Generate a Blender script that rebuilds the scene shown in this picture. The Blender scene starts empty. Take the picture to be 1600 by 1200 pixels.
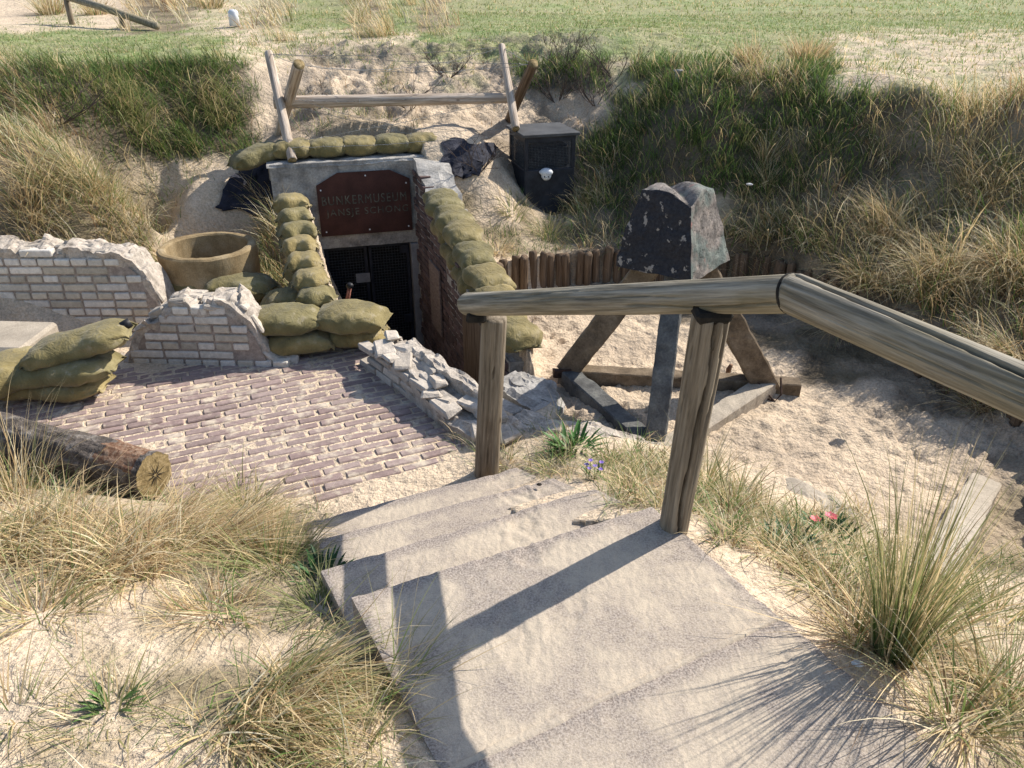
import bpy, math, random
import numpy as np
from mathutils import Vector, Matrix, noise as mnoise
random.seed(7); rng = np.random.default_rng(11)
R = math.radians
scene = bpy.context.scene; COL = scene.collection
# ------------------------------------------------------------------ camera model
F = 1230.0; TH = R(28); CZ = 1.65
CT, ST = math.cos(TH), math.sin(TH)
def ray(u, v):
    a = (u-800)/F; b = (600-v)/F
    return Vector((a, CT+b*ST, -ST+b*CT))
def un(u, v, z):
    d = ray(u, v); t = (z-CZ)/d.z
    return Vector((d.x*t, d.y*t, z))
def uny(u, v, y):
    d = ray(u, v); t = y/d.y
    return Vector((d.x*t, y, CZ+d.z*t))
def proj(x, y, z):
    r = z-CZ
    dep = y*CT - r*ST; up = y*ST + r*CT
    dep = np.where(dep < .05, .05, dep)
    return 800+F*x/dep, 600-F*up/dep
# ------------------------------------------------------------------ noise
_perm = rng.random((64, 64, 64)).astype(np.float32)
def vn3(x, y, z):
    xi = np.floor(x).astype(int); yi = np.floor(y).astype(int); zi = np.floor(z).astype(int)
    fx = x-xi; fy = y-yi; fz = z-zi
    fx = fx*fx*(3-2*fx); fy = fy*fy*(3-2*fy); fz = fz*fz*(3-2*fz)
    def g(a, b, c): return _perm[(xi+a) & 63, (yi+b) & 63, (zi+c) & 63]
    x00 = g(0,0,0)*(1-fx)+g(1,0,0)*fx; x10 = g(0,1,0)*(1-fx)+g(1,1,0)*fx
    x01 = g(0,0,1)*(1-fx)+g(1,0,1)*fx; x11 = g(0,1,1)*(1-fx)+g(1,1,1)*fx
    return ((x00*(1-fy)+x10*fy)*(1-fz)+(x01*(1-fy)+x11*fy)*fz)*2-1
def fbm(x, y, z=0.0, o=4):
    x = np.asarray(x, float); y = np.asarray(y, float); z = np.zeros_like(x)+z
    s = 0; a = 1.0; t = 0
    for k in range(o):
        s = s+a*vn3(x*2**k+7*k, y*2**k+3*k, z*2**k+5*k); t += a; a *= .5
    return s/t
# ------------------------------------------------------------------ object helpers
def tag(o, label=None, cat=None, group=None, kind=None):
    if label: o['label'] = label
    if cat: o['category'] = cat
    if group: o['group'] = group
    if kind: o['kind'] = kind
    return o
def empty(name, loc, label, cat, group=None):
    o = bpy.data.objects.new(name, None); COL.objects.link(o); o.location = loc
    o.empty_display_size = .1
    return tag(o, label, cat, group)
def wloc(o):
    v = Vector((0, 0, 0))
    while o: v = v+Vector(o.location); o = o.parent
    return v
def npmesh(name, V, faces, mat, parent=None, loc=(0,0,0), smooth=True, col=None):
    """V in world coordinates; faces = list of int arrays (n,3)/(n,4)"""
    V = np.asarray(V, np.float32).reshape(-1, 3)
    base = wloc(parent) if parent else Vector((0, 0, 0))
    off = base+Vector(loc)
    V = V-np.array(off, np.float32)
    me = bpy.data.meshes.new(name)
    fl = [np.asarray(f, np.int32) for f in faces if len(f)]
    loops = np.concatenate([f.ravel() for f in fl])
    tot = np.concatenate([np.full(len(f), f.shape[1], np.int32) for f in fl])
    st = np.concatenate([[0], np.cumsum(tot)[:-1]]).astype(np.int32)
    me.vertices.add(len(V)); me.vertices.foreach_set('co', V.ravel())
    me.loops.add(len(loops)); me.loops.foreach_set('vertex_index', loops)
    me.polygons.add(len(tot)); me.polygons.foreach_set('loop_start', st)
    me.polygons.foreach_set('use_smooth', np.full(len(tot), smooth))
    me.update(calc_edges=True)
    if col is not None:
        at = me.attributes.new('col', 'FLOAT_COLOR', 'POINT')
        c = np.ones((len(V), 4), np.float32); c[:, :3] = col
        at.data.foreach_set('color', c.ravel())
    me.materials.append(mat)
    o = bpy.data.objects.new(name, me); COL.objects.link(o)
    if parent: o.parent = parent
    o.location = loc
    return o
class MB:
    def __init__(s): s.v = []; s.f = []; s.c = []
    def add(s, V, Fs, c=(1,1,1)):
        n = len(s.v); s.v += [tuple(p) for p in V]; s.c += [c]*len(V)
        s.f += [tuple(i+n for i in f) for f in Fs]
    def box(s, c, size, ax=None, c3=(1,1,1), bev=0.0, jit=0.0):
        c = Vector(c); X, Y, Z = ax if ax else (Vector((1,0,0)), Vector((0,1,0)), Vector((0,0,1)))
        hx, hy, hz = size[0]/2, size[1]/2, size[2]/2
        b = bev if bev else min(hx, hy, hz)*.06
        V = []; idx = {}
        for sx in (-1, 1):
            for sy in (-1, 1):
                for sz in (-1, 1):
                    j = Vector((random.uniform(-1,1), random.uniform(-1,1), random.uniform(-1,1)))*jit
                    for k in range(3):
                        d = [hx*sx, hy*sy, hz*sz]
                        for q in range(3):
                            if q != k: d[q] -= b*(sx, sy, sz)[q]
                        idx[(sx, sy, sz, k)] = len(V)
                        V.append(c+X*d[0]+Y*d[1]+Z*d[2]+j)
        Fs = []
        def fc(k, s1):
            o = [q for q in range(3) if q != k]; r = []
            for (p, q) in ((-1,-1), (1,-1), (1,1), (-1,1)):
                t = [0,0,0]; t[k] = s1; t[o[0]] = p; t[o[1]] = q; r.append(idx[(*t, k)])
            flip = (s1 == 1) == (k == 1)
            return r[::-1] if flip else r
        for k in range(3):
            Fs += [fc(k, -1)[::-1], fc(k, 1)]
        # edges
        for k in range(3):
            o = [q for q in range(3) if q != k]
            for p in (-1, 1):
                for q in (-1, 1):
                    t0 = [0,0,0]; t0[k] = -1; t0[o[0]] = p; t0[o[1]] = q
                    t1 = list(t0); t1[k] = 1
                    Fs.append([idx[(*t0, o[0])], idx[(*t1, o[0])], idx[(*t1, o[1])], idx[(*t0, o[1])]])
        for sx in (-1, 1):
            for sy in (-1, 1):
                for sz in (-1, 1):
                    Fs.append([idx[(sx, sy, sz, k)] for k in range(3)])
        s.add(V, Fs, c3)
    def tube(s, pts, rad, seg=8, c3=(1,1,1), cap=True):
        pts = [Vector(p) for p in pts]; V = []; n = len(pts)
        if not hasattr(rad, '__len__'): rad = [rad]*n
        prev = None
        for i, p in enumerate(pts):
            t = (pts[min(i+1, n-1)]-pts[max(i-1, 0)]).normalized()
            if prev is None:
                a = Vector((0,0,1)) if abs(t.z) < .9 else Vector((1,0,0))
                x = t.cross(a).normalized()
            else:
                x = (prev-t*prev.dot(t)).normalized()
            prev = x; y = t.cross(x)
            for k in range(seg):
                an = 2*math.pi*k/seg
                V.append(p+(x*math.cos(an)+y*math.sin(an))*rad[i])
        Fs = [[i*seg+k, i*seg+(k+1) % seg, (i+1)*seg+(k+1) % seg, (i+1)*seg+k] for i in range(n-1) for k in range(seg)]
        if cap:
            Fs.append(list(range(seg))[::-1]); Fs.append([(n-1)*seg+k for k in range(seg)])
        s.add(V, Fs, c3)
    def build(s, name, mat, parent=None, loc=(0,0,0), smooth=False, col=False):
        base = wloc(parent) if parent else Vector((0, 0, 0))
        off = base+Vector(loc)
        me = bpy.data.meshes.new(name)
        me.from_pydata([tuple(Vector(p)-off) for p in s.v], [], s.f); me.update()
        import bmesh
        bm = bmesh.new(); bm.from_mesh(me); bmesh.ops.recalc_face_normals(bm, faces=bm.faces); bm.to_mesh(me); bm.free()
        if smooth: me.polygons.foreach_set('use_smooth', [True]*len(me.polygons))
        if col:
            at = me.attributes.new('col', 'FLOAT_COLOR', 'POINT')
            c = np.ones((len(s.v), 4), np.float32); c[:, :3] = np.array(s.c)
            at.data.foreach_set('color', c.ravel())
        me.materials.append(mat)
        o = bpy.data.objects.new(name, me); COL.objects.link(o)
        if parent: o.parent = parent
        o.location = loc
        return o
# ------------------------------------------------------------------ materials
def newmat(name):
    m = bpy.data.materials.new(name); m.use_nodes = True
    nt = m.node_tree; b = nt.nodes['Principled BSDF']
    b.inputs['Roughness'].default_value = .9; b.inputs['Specular IOR Level'].default_value = .25
    return m, nt, b
def nn(nt, t, **kw):
    n = nt.nodes.new(t)
    for k, v in kw.items():
        if k in n.inputs: n.inputs[k].default_value = v
        else: setattr(n, k, v)
    return n
def ramp(nt, stops, src):
    r = nt.nodes.new('ShaderNodeValToRGB'); e = r.color_ramp.elements
    e[0].position, e[0].color = stops[0][0], (*stops[0][1], 1)
    e[1].position, e[1].color = stops[1][0], (*stops[1][1], 1)
    for p, c in stops[2:]:
        q = e.new(p); q.color = (*c, 1)
    nt.links.new(src, r.inputs[0]); return r.outputs[0]
def mix(nt, fac, a, b, mode='MIX'):
    m = nt.nodes.new('ShaderNodeMix'); m.data_type = 'RGBA'; m.blend_type = mode
    for s, i in ((fac, 0), (a, 6), (b, 7)):
        if hasattr(s, 'is_linked'): nt.links.new(s, m.inputs[i])
        elif i == 0: m.inputs[0].default_value = s
        else: m.inputs[i].default_value = (*s, 1)
    return m.outputs[2]
def coords(nt, scale=(1,1,1)):
    tc = nt.nodes.new('ShaderNodeTexCoord'); mp = nt.nodes.new('ShaderNodeMapping')
    mp.inputs['Scale'].default_value = scale
    nt.links.new(tc.outputs['Object'], mp.inputs[0]); return mp.outputs[0]
def nz(nt, co, scale, detail=4, rough=.6, dist=0.0):
    n = nn(nt, 'ShaderNodeTexNoise', Scale=scale, Detail=detail, Roughness=rough, Distortion=dist)
    nt.links.new(co, n.inputs['Vector']); return n.outputs['Fac']
def bump(nt, b, src, strength, dist, prev=None):
    n = nn(nt, 'ShaderNodeBump', Strength=strength, Distance=dist)
    nt.links.new(src, n.inputs['Height'])
    if prev: nt.links.new(prev, n.inputs['Normal'])
    nt.links.new(n.outputs[0], b.inputs['Normal']); return n.outputs[0]
def setc(nt, b, c): nt.links.new(c, b.inputs['Base Color'])
def attr(nt, name='col'):
    a = nt.nodes.new('ShaderNodeAttribute'); a.attribute_name = name; return a.outputs['Color']

def m_ground():
    m, nt, b = newmat('ground'); co = coords(nt)
    c = attr(nt)
    n1 = nz(nt, co, 3, 5, .6); n2 = nz(nt, co, 60, 4, .7); n3 = nz(nt, co, 400, 2, .6)
    c = mix(nt, .5, c, ramp(nt, [(.3, (.62,.62,.62)), (.7, (1.25,1.22,1.18))], n1), 'MULTIPLY')
    c = mix(nt, .55, c, ramp(nt, [(.35, (.55,.52,.5)), (.6, (1.2,1.2,1.2))], n2), 'MULTIPLY')
    c = mix(nt, .5, c, ramp(nt, [(.35, (.6,.58,.55)), (.6, (1.25,1.25,1.25))], n3), 'MULTIPLY')
    setc(nt, b, c)
    p = bump(nt, b, n3, .5, .003)
    p = bump(nt, b, n2, .6, .014, p)
    p = bump(nt, b, nz(nt, co, 14, 4, .6), .8, .05, p)
    b.inputs['Roughness'].default_value = .95; return m
def m_simple(name, c1, c2, scale=20, c3=None, bs=.5, bd=.005, rough=.9, sc=(1,1,1), spec=.25, fine=200):
    m, nt, b = newmat(name); co = coords(nt, sc)
    n = nz(nt, co, scale, 6, .65)
    st = [(.35, c1), (.65, c2)]
    if c3: st = [(.3, c1), (.72, c3), (.52, c2)]
    c = ramp(nt, st, n)
    nf = nz(nt, co, fine, 3, .6)
    c = mix(nt, .5, c, ramp(nt, [(.35, (.6,.6,.6)), (.65, (1.25,1.25,1.25))], nf), 'MULTIPLY')
    setc(nt, b, c); p = bump(nt, b, nf, bs*.6, bd*.5); bump(nt, b, n, bs, bd, p)
    b.inputs['Roughness'].default_value = rough; b.inputs['Specular IOR Level'].default_value = spec
    return m
def m_attr(name, sand=0.0, var=.5, bs=.5, bd=.004, scale=40, rough=.9, sandcol=(.56,.48,.37)):
    m, nt, b = newmat(name); co = coords(nt)
    c = attr(nt); n = nz(nt, co, scale, 5, .65); nf = nz(nt, co, 250, 3)
    c = mix(nt, var, c, ramp(nt, [(.3, (.5,.5,.5)), (.7, (1.3,1.3,1.3))], n), 'MULTIPLY')
    c = mix(nt, .4, c, ramp(nt, [(.3, (.6,.6,.6)), (.7, (1.25,1.25,1.25))], nf), 'MULTIPLY')
    if sand:
        ns = nz(nt, co, 7, 6, .7)
        f = ramp(nt, [(.62-sand*.3, (0,0,0)), (.72-sand*.2, (1,1,1))], ns)
        c = mix(nt, f, c, sandcol)
    setc(nt, b, c); p = bump(nt, b, nf, bs*.5, bd*.4); bump(nt, b, n, bs, bd, p)
    b.inputs['Roughness'].default_value = rough; return m
def m_slab():
    m, nt, b = newmat('sandy_concrete'); co = coords(nt)
    n = nz(nt, co, 3.0, 6, .62, .3); g = nz(nt, co, 160, 3, .7); s = nz(nt, co, 600, 2, .6)
    conc = ramp(nt, [(.36, (.16,.13,.11)), (.62, (.42,.36,.31))], g)
    sand = ramp(nt, [(.3, (.44,.365,.275)), (.7, (.57,.485,.375))], s)
    f = ramp(nt, [(.42, (.0,.0,.0)), (.54, (1,1,1))], n)
    f2 = ramp(nt, [(.42, (.25,.25,.25)), (.58, (.85,.85,.85))], nz(nt, co, 25, 5, .7))
    ff = mix(nt, .45, f, f2)
    bare = attr(nt); ff = mix(nt, 1.0, ff, bare, 'MULTIPLY')
    c = mix(nt, ff, conc, sand)
    c = mix(nt, .3, c, ramp(nt, [(.3, (.7,.7,.7)), (.7, (1.2,1.2,1.2))], s), 'MULTIPLY')
    setc(nt, b, c)
    p = bump(nt, b, g, .5, .004)
    p = bump(nt, b, nz(nt, co, 38, 5, .65, .6), .16, .008, p)
    # shallow wind and shoe ripples in the sand film
    w = nn(nt, 'ShaderNodeTexWave', Scale=9.0, Distortion=9.0, Detail=3.0); w.inputs['Detail Scale'].default_value = 2.2
    nt.links.new(co, w.inputs['Vector'])
    wm = nn(nt, 'ShaderNodeMath', operation='MULTIPLY'); nt.links.new(w.outputs['Fac'], wm.inputs[0]); nt.links.new(f, wm.inputs[1])
    bump(nt, b, wm.outputs[0], .14, .010, p)
    return m
def m_wood(name, dark, mid, light, green=.0, sc=1.0):
    # grain runs along local Z
    m, nt, b = newmat(name)
    co = coords(nt, (55*sc, 55*sc, 3.0*sc)); co2 = coords(nt, (4, 4, 1.4))
    n = nz(nt, co, 1, 5, .65, .4); n2 = nz(nt, co2, 1, 4, .6); n4 = nz(nt, coords(nt, (120*sc, 120*sc, 5*sc)), 1, 4, .7)
    c = ramp(nt, [(.28, dark), (.68, light), (.45, mid)], n)
    c = mix(nt, .6, c, ramp(nt, [(.3, (.5,.5,.5)), (.65, (1.25,1.22,1.15))], n4), 'MULTIPLY')
    kn = nn(nt, 'ShaderNodeTexVoronoi', Scale=1.0); nt.links.new(coords(nt, (30*sc, 30*sc, 1.2*sc)), kn.inputs['Vector'])
    c = mix(nt, .45, c, ramp(nt, [(.05, (.35,.32,.3)), (.16, (1,1,1))], kn.outputs['Distance']), 'MULTIPLY')
    k2 = nn(nt, 'ShaderNodeTexVoronoi', Scale=1.0); nt.links.new(coords(nt, (9, 9, 4.5)), k2.inputs['Vector'])
    c = mix(nt, .85, c, ramp(nt, [(.04, (.22,.17,.13)), (.11, (1,1,1))], k2.outputs['Distance']), 'MULTIPLY')
    c = mix(nt, ramp(nt, [(.45, (0,0,0)), (.7, (.7,.7,.7))], n2), c, (.24,.20,.11) if green else mid)
    setc(nt, b, c); p = bump(nt, b, n, .7, .006); bump(nt, b, n4, .5, .003, p); return m
def m_bag():
    m, nt, b = newmat('olive_sackcloth'); co = coords(nt)
    n = nz(nt, co, 5, 5, .6); nf = nz(nt, co, 260, 2, .5)
    c = ramp(nt, [(.3, (.115,.095,.04)), (.55, (.235,.19,.082)), (.75, (.36,.30,.16))], n)
    info = nt.nodes.new('ShaderNodeObjectInfo')
    c = mix(nt, 1.0, c, ramp(nt, [(0, (.78,.82,.78)), (1, (1.2,1.14,1.05))], info.outputs['Random']), 'MULTIPLY')
    f = ramp(nt, [(.60, (0,0,0)), (.78, (.8,.8,.8))], nz(nt, co, 9, 5, .65))
    c = mix(nt, f, c, (.48,.41,.30))
    c = mix(nt, .35, c, ramp(nt, [(.3, (.6,.6,.6)), (.7, (1.2,1.2,1.2))], nf), 'MULTIPLY')
    setc(nt, b, c); p = bump(nt, b, nf, .35, .002); bump(nt, b, nz(nt, co, 11, 5, .65, 1.6), .9, .02, p)
    b.inputs['Sheen Weight'].default_value = .15
    return m
def m_grass():
    m, nt, b = newmat('grass_blade')
    info = attr(nt); setc(nt, b, info)
    b.inputs['Roughness'].default_value = .55; b.inputs['Specular IOR Level'].default_value = .3
    tr = nt.nodes.new('ShaderNodeBsdfTranslucent'); nt.links.new(info, tr.inputs['Color'])
    mx = nt.nodes.new('ShaderNodeMixShader'); mx.inputs[0].default_value = .35
    out = nt.nodes['Material Output']
    nt.links.new(b.outputs[0], mx.inputs[1]); nt.links.new(tr.outputs[0], mx.inputs[2]); nt.links.new(mx.outputs[0], out.inputs[0])
    return m
def m_blackpaint():
    m, nt, b = newmat('flaking_black_paint'); co = coords(nt)
    n = nz(nt, co, 16, 6, .6, .2); n2 = nz(nt, co, 5, 3, .5)
    black = ramp(nt, [(.3, (.012,.012,.016)), (.7, (.035,.035,.042))], nz(nt, co, 60, 4))
    f = ramp(nt, [(.605, (0,0,0)), (.62, (1,1,1))], n)
    c = mix(nt, f, black, (.30,.27,.24)); setc(nt, b, c)
    p = bump(nt, b, nz(nt, co, 40, 5, .7), .8, .012); bump(nt, b, f, .3, .004, p)
    b.inputs['Roughness'].default_value = .6; return m
def m_stained():
    m, nt, b = newmat('stained_concrete'); co = coords(nt)
    n = nz(nt, co, 14, 6, .65)
    c = ramp(nt, [(.3, (.08,.07,.065)), (.7, (.36,.30,.26)), (.5, (.21,.185,.165))], n)
    f = ramp(nt, [(.50, (0,0,0)), (.62, (.55,.55,.55))], nz(nt, co, 6, 3, .5))
    c = mix(nt, f, c, (.13,.19,.17))
    f = ramp(nt, [(.63, (0,0,0)), (.69, (.6,.6,.6))], nz(nt, coords(nt, (1.3,1.1,.8)), 7, 3, .5))
    c = mix(nt, f, c, (.36,.14,.12))
    v = nn(nt, 'ShaderNodeTexVoronoi', Scale=6.0, feature='DISTANCE_TO_EDGE')
    dn = nn(nt, 'ShaderNodeTexNoise', Scale=9.0, Detail=4.0); nt.links.new(co, dn.inputs['Vector'])
    va = nn(nt, 'ShaderNodeVectorMath', operation='MULTIPLY_ADD'); va.inputs[1].default_value = (.35,.35,.35); nt.links.new(dn.outputs['Color'], va.inputs[0]); nt.links.new(co, va.inputs[2])
    nt.links.new(va.outputs[0], v.inputs['Vector'])
    cr = ramp(nt, [(0.0, (.2,.2,.2)), (.02, (1,1,1))], v.outputs['Distance'])
    c = mix(nt, .75, c, cr, 'MULTIPLY')
    setc(nt, b, c); p = bump(nt, b, cr, .6, .012); bump(nt, b, nz(nt, co, 50, 6, .7), .9, .012, p); return m
G = {}
G['ground'] = m_ground(); G['slab'] = m_slab(); G['bag'] = m_bag(); G['grass'] = m_grass()
G['black'] = m_blackpaint(); G['stained'] = m_stained()
G['brick'] = m_attr('pale_brick', bs=.7, bd=.006, scale=30, var=.45)
G['paver'] = m_attr('purple_paver', sand=.33, bs=.6, bd=.004, scale=30, var=.5)
G['crumb'] = m_simple('crumbling_mortar', (.20,.17,.14), (.46,.40,.335), 12, (.60,.53,.45), bs=.9, bd=.02, fine=90)
G['mortar'] = m_simple('old_mortar', (.24,.195,.165), (.40,.34,.29), 30, bs=.6, bd=.006)
G['concrete'] = m_simple('rough_concrete', (.16,.15,.14), (.36,.34,.31), 7, (.50,.47,.43), bs=.9, bd=.015, fine=70)
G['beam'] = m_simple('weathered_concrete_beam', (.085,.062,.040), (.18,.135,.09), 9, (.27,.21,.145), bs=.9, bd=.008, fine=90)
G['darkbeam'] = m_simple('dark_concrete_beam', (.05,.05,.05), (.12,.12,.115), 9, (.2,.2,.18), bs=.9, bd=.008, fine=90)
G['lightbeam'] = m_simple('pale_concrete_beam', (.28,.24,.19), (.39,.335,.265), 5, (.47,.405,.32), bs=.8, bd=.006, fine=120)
G['ring'] = m_simple('ochre_concrete', (.17,.115,.055), (.30,.225,.125), 5, (.40,.325,.215), bs=.7, bd=.008, fine=120)
G['darkbrick'] = m_attr('dark_brick', bs=.7, bd=.005, scale=25, var=.6)
G['rail'] = m_wood('grey_rail_wood', (.075,.065,.05), (.21,.185,.14), (.38,.345,.285), .5, 1.0)
G['post'] = m_wood('post_wood', (.075,.058,.038), (.20,.16,.115), (.34,.285,.215))
G['frame'] = m_wood('pale_peeled_log', (.14,.10,.075), (.42,.34,.27), (.68,.60,.52))
G['stake'] = m_wood('brown_stake', (.045,.03,.02), (.125,.085,.055), (.23,.17,.12))
G['bark'] = m_simple('grey_bark', (.035,.03,.027), (.12,.10,.085), 14, (.33,.30,.27), bs=1, bd=.03, fine=60)
G['inner'] = m_wood('exposed_red_wood', (.06,.03,.018), (.17,.09,.055), (.33,.24,.17))
G['endgrain'] = m_simple('mossy_end_grain', (.10,.07,.03), (.27,.20,.095), 26, (.42,.32,.18), bs=.7, bd=.008, fine=90)
G['crack'] = m_simple('dark_crack', (.01,.009,.007), (.03,.025,.02), 20)
G['rust'] = m_simple('rusty_plate', (.040,.017,.013), (.068,.028,.022), 5, (.095,.040,.030), bs=.2, bd=.002, rough=.75, fine=150)
G['letter'] = m_simple('cut_out_letter', (.035,.035,.028), (.16,.16,.125), 26, bs=.3, rough=.8)
G['gate'] = m_simple('dark_blue_steel', (.012,.014,.022), (.03,.034,.05), 20, rough=.5, bs=.2, bd=.001, spec=.5)
G['plate'] = m_simple('grey_plate', (.22,.22,.23), (.32,.32,.33), 10, bs=.1, bd=.001, rough=.6)
G['boxpaint'] = m_simple('black_box_paint', (.010,.012,.018), (.030,.034,.045), 9, bs=.3, bd=.002, rough=.55, spec=.4)
G['lid'] = m_simple('black_lid', (.055,.055,.055), (.10,.10,.10), 6, bs=.2, bd=.002, rough=.6)
G['mesh'] = m_simple('wire_mesh', (.03,.035,.045), (.10,.11,.12), 50, bs=.2, rough=.5)
G['white'] = m_simple('white_plastic', (.62,.64,.68), (.78,.8,.82), 8, bs=.1, bd=.001, rough=.4, spec=.5)
G['blackp'] = m_simple('black_plastic_and_interior_shade', (.01,.01,.012), (.025,.025,.03), 10, bs=.3, rough=.5)
G['cloth'] = m_simple('black_groundsheet', (.012,.013,.022), (.035,.037,.055), 14, bs=.8, bd=.02, rough=.8, fine=160)
G['wire'] = m_simple('galvanised_wire', (.16,.16,.15), (.36,.35,.33), 40, bs=.2, rough=.5, spec=.5)
G['iron'] = m_simple('rusty_iron', (.03,.02,.016), (.09,.05,.035), 30, bs=.5, rough=.8)
G['twig'] = m_simple('dry_twig', (.045,.03,.025), (.13,.10,.08), 30, bs=.5)
G['poster'] = m_simple('faded_board', (.16,.12,.10), (.28,.22,.19), 20, sc=(1,1,3), bs=.3)
G['redpipe'] = m_simple('red_pipe', (.28,.10,.07), (.42,.18,.13), 30, bs=.3, rough=.6)
G['leaf'] = m_attr('broad_leaf', bs=.3, bd=.002, scale=50, rough=.5)
G['chunk'] = m_attr('broken_brick', bs=.9, bd=.012, scale=22, var=.6)
G['shell'] = m_simple('pale_shell', (.5,.48,.45), (.75,.72,.68), 30, bs=.4)
# ------------------------------------------------------------------ terrain
PIX = [ # (u, v, z)
 (0,1200,-.05),(300,1200,-.03),(600,1190,-.01),(0,1000,-.13),(300,1000,-.13),(500,1000,-.17),(0,870,-.30),(250,870,-.30),(440,870,-.36),
 (250,790,-.48),(0,790,-.42),(400,775,-.58),(100,650,-.62),(300,620,-.62),(500,600,-.62),(600,650,-.62),(350,700,-.62),(700,680,-.60),(0,680,-.6),
 (1090,860,-.03),(1060,810,-.03),(1200,950,-.02),(1400,1080,-.02),(1600,1200,.0),(1300,880,-.22),(1200,800,-.38),(1400,950,-.16),(1600,1050,-.10),
 (1000,740,-.34),(900,710,-.46),(940,745,-.36),(830,690,-.54),(780,690,-.58),(1000,690,-.57),(1300,800,-.56),(1500,900,-.42),(1600,950,-.36),(1150,740,-.52),(965,780,-.18),(905,755,-.32),(850,738,-.45),(1000,795,-.12),(780,716,-.59),(740,706,-.61),
 (0,575,-.6),(150,520,-.6),
 (0,350,.02),(100,350,.0),(230,350,-.12),(250,405,-.62),(330,425,-.68),(400,400,-.60),(270,335,-.24),(0,250,.4),(120,250,.34),(0,200,.55),(0,110,.82),(200,88,.82),(400,60,.82),
 (330,105,.78),(230,110,.78),(415,118,.66),(300,215,.24),(390,205,.24),(200,200,.40),(120,180,.56),(240,262,.06),(340,290,-.03),(300,320,-.12),(420,370,-.36),(420,430,-.55),(340,450,-.62),
 (550,190,.38),(700,190,.36),(600,120,.62),(700,110,.66),(600,70,.80),(500,60,.82),(750,70,.82),(900,85,.80),(760,230,.2),(760,270,.05),(740,330,-.22),
 (870,150,.45),(930,250,.02),(930,330,-.28),(850,330,-.42),(850,370,-.44),(780,380,-.40),(900,392,-.42),(1000,395,-.42),
 (1000,170,.45),(1050,110,.76),(1150,95,.80),(1100,160,.62),(1100,250,.2),(1000,250,.1),(1000,330,-.25),(1200,330,-.12),(1200,250,.2),(1300,200,.5),
 (1190,420,-.42),(1340,510,-.42),(1300,400,-.28),(1450,470,-.33),(1480,590,-.42),(1600,640,-.42),(1600,480,-.25),(1550,400,-.06),
 (1300,110,.82),(1450,130,.84),(1600,150,.80),(1450,90,.84),(1500,190,.55),(1400,230,.38),(1600,300,.2),(1400,330,.0),
 (0,60,.80),(250,50,.80),(600,30,.84),(1000,30,.85),(1400,40,.88),(1600,60,.9)]
pts = [un(*p) for p in PIX]
XYZ = [(p.x, p.y, p.z) for p in pts]
XYZ += [(-.9,7.6,.32),(-1.7,7.3,.30),(-.2,7.9,.3),(0,0,-.1),(-2,0,.0),(2,0,.05),(-3,1.5,-.1),(-5,2,.0),(5,1.5,.2),(-6,5,.3),(6,4.5,.7),(0,-3,0),(-4,-3,.1),(4,-3,.2),
        (3.2,2.4,-.3),(3.8,3.4,-.25),(1.2,4.3,-.5),(2,4.8,-.5),(-9,8,.9),(9,8,1.0),(-9,0,.3),(9,0,.5),(.5,5.5,-.45)]
XYZ = np.array(XYZ)
def tps_fit(P, lam=2e-3):
    n = len(P); d = np.hypot(P[:,0][:,None]-P[:,0], P[:,1][:,None]-P[:,1])
    K = np.where(d > 0, d*d*np.log(d+1e-9), 0)+np.eye(n)*lam*n*.05
    Q = np.c_[np.ones(n), P[:,:2]]
    A = np.block([[K, Q], [Q.T, np.zeros((3,3))]])
    return np.linalg.solve(A, np.r_[P[:,2], 0,0,0])
Wt = tps_fit(XYZ)
def tps(x, y):
    out = np.zeros(x.shape)
    xf, yf, of = x.ravel(), y.ravel(), out.ravel()
    for i in range(0, len(xf), 20000):
        a, b = xf[i:i+20000], yf[i:i+20000]
        d2 = (a[:,None]-XYZ[:,0])**2+(b[:,None]-XYZ[:,1])**2
        of[i:i+20000] = (np.where(d2 > 0, .5*d2*np.log(d2+1e-18), 0)@Wt[:-3])+Wt[-3]+Wt[-2]*a+Wt[-1]*b
    return of.reshape(x.shape)
def sdist(x, y, poly):
    """signed distance to a polygon, negative inside"""
    P = np.asarray(poly, float); d = np.full(x.shape, 1e9); ins = np.zeros(x.shape, bool)
    for i in range(len(P)):
        a, b = P[i], P[(i+1) % len(P)]; e = b-a
        wx, wy = x-a[0], y-a[1]
        t = np.clip((wx*e[0]+wy*e[1])/(e@e), 0, 1)
        d = np.minimum(d, np.hypot(wx-t*e[0], wy-t*e[1]))
        c = ((a[1] <= y) & (b[1] > y)) | ((b[1] <= y) & (a[1] > y))
        den = e[1] if abs(e[1]) > 1e-12 else 1e-12
        ins ^= c & (x < a[0]+wy/den*e[0])
    return np.where(ins, -d, d)
def ss(a, b, t):
    t = np.clip((t-a)/(b-a), 0, 1); return t*t*(3-2*t)
P2 = lambda u, v, z: tuple(un(u, v, z)[:2])
# palisade foot line at the pit floor
PALI = [P2(775,470,-.75),P2(860,455,-.75),P2(960,450,-.75),P2(1080,452,-.75),P2(1190,465,-.75),P2(1270,497,-.75),P2(1345,540,-.75),P2(1450,600,-.75),P2(1560,655,-.75),(2.95,3.6),(2.72,3.05),(2.2,2.55)]
CS = Vector((-.862, 6.96)); CE = Vector((-.04, 4.63))   # inner line of the corridor's right wall
CD = (CE-CS).normalized(); CN = Vector((-CD.y, CD.x))     # CN points to the right of the wall (outside)
if CN.x < 0: CN = -CN
FE = Vector((math.cos(R(15)), math.sin(R(15)))); FN = Vector((math.sin(R(15)), -math.cos(R(15))))
FL = Vector((-2.046, 6.71))
def fp(s, d=0, z=0):  # facade coordinates: along, out towards the camera, height
    p = FL+FE*s+FN*d; return Vector((p.x, p.y, z))
s_l, s_r = .37, 1.20
A0 = fp(s_l); A1 = fp(s_r)
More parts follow.
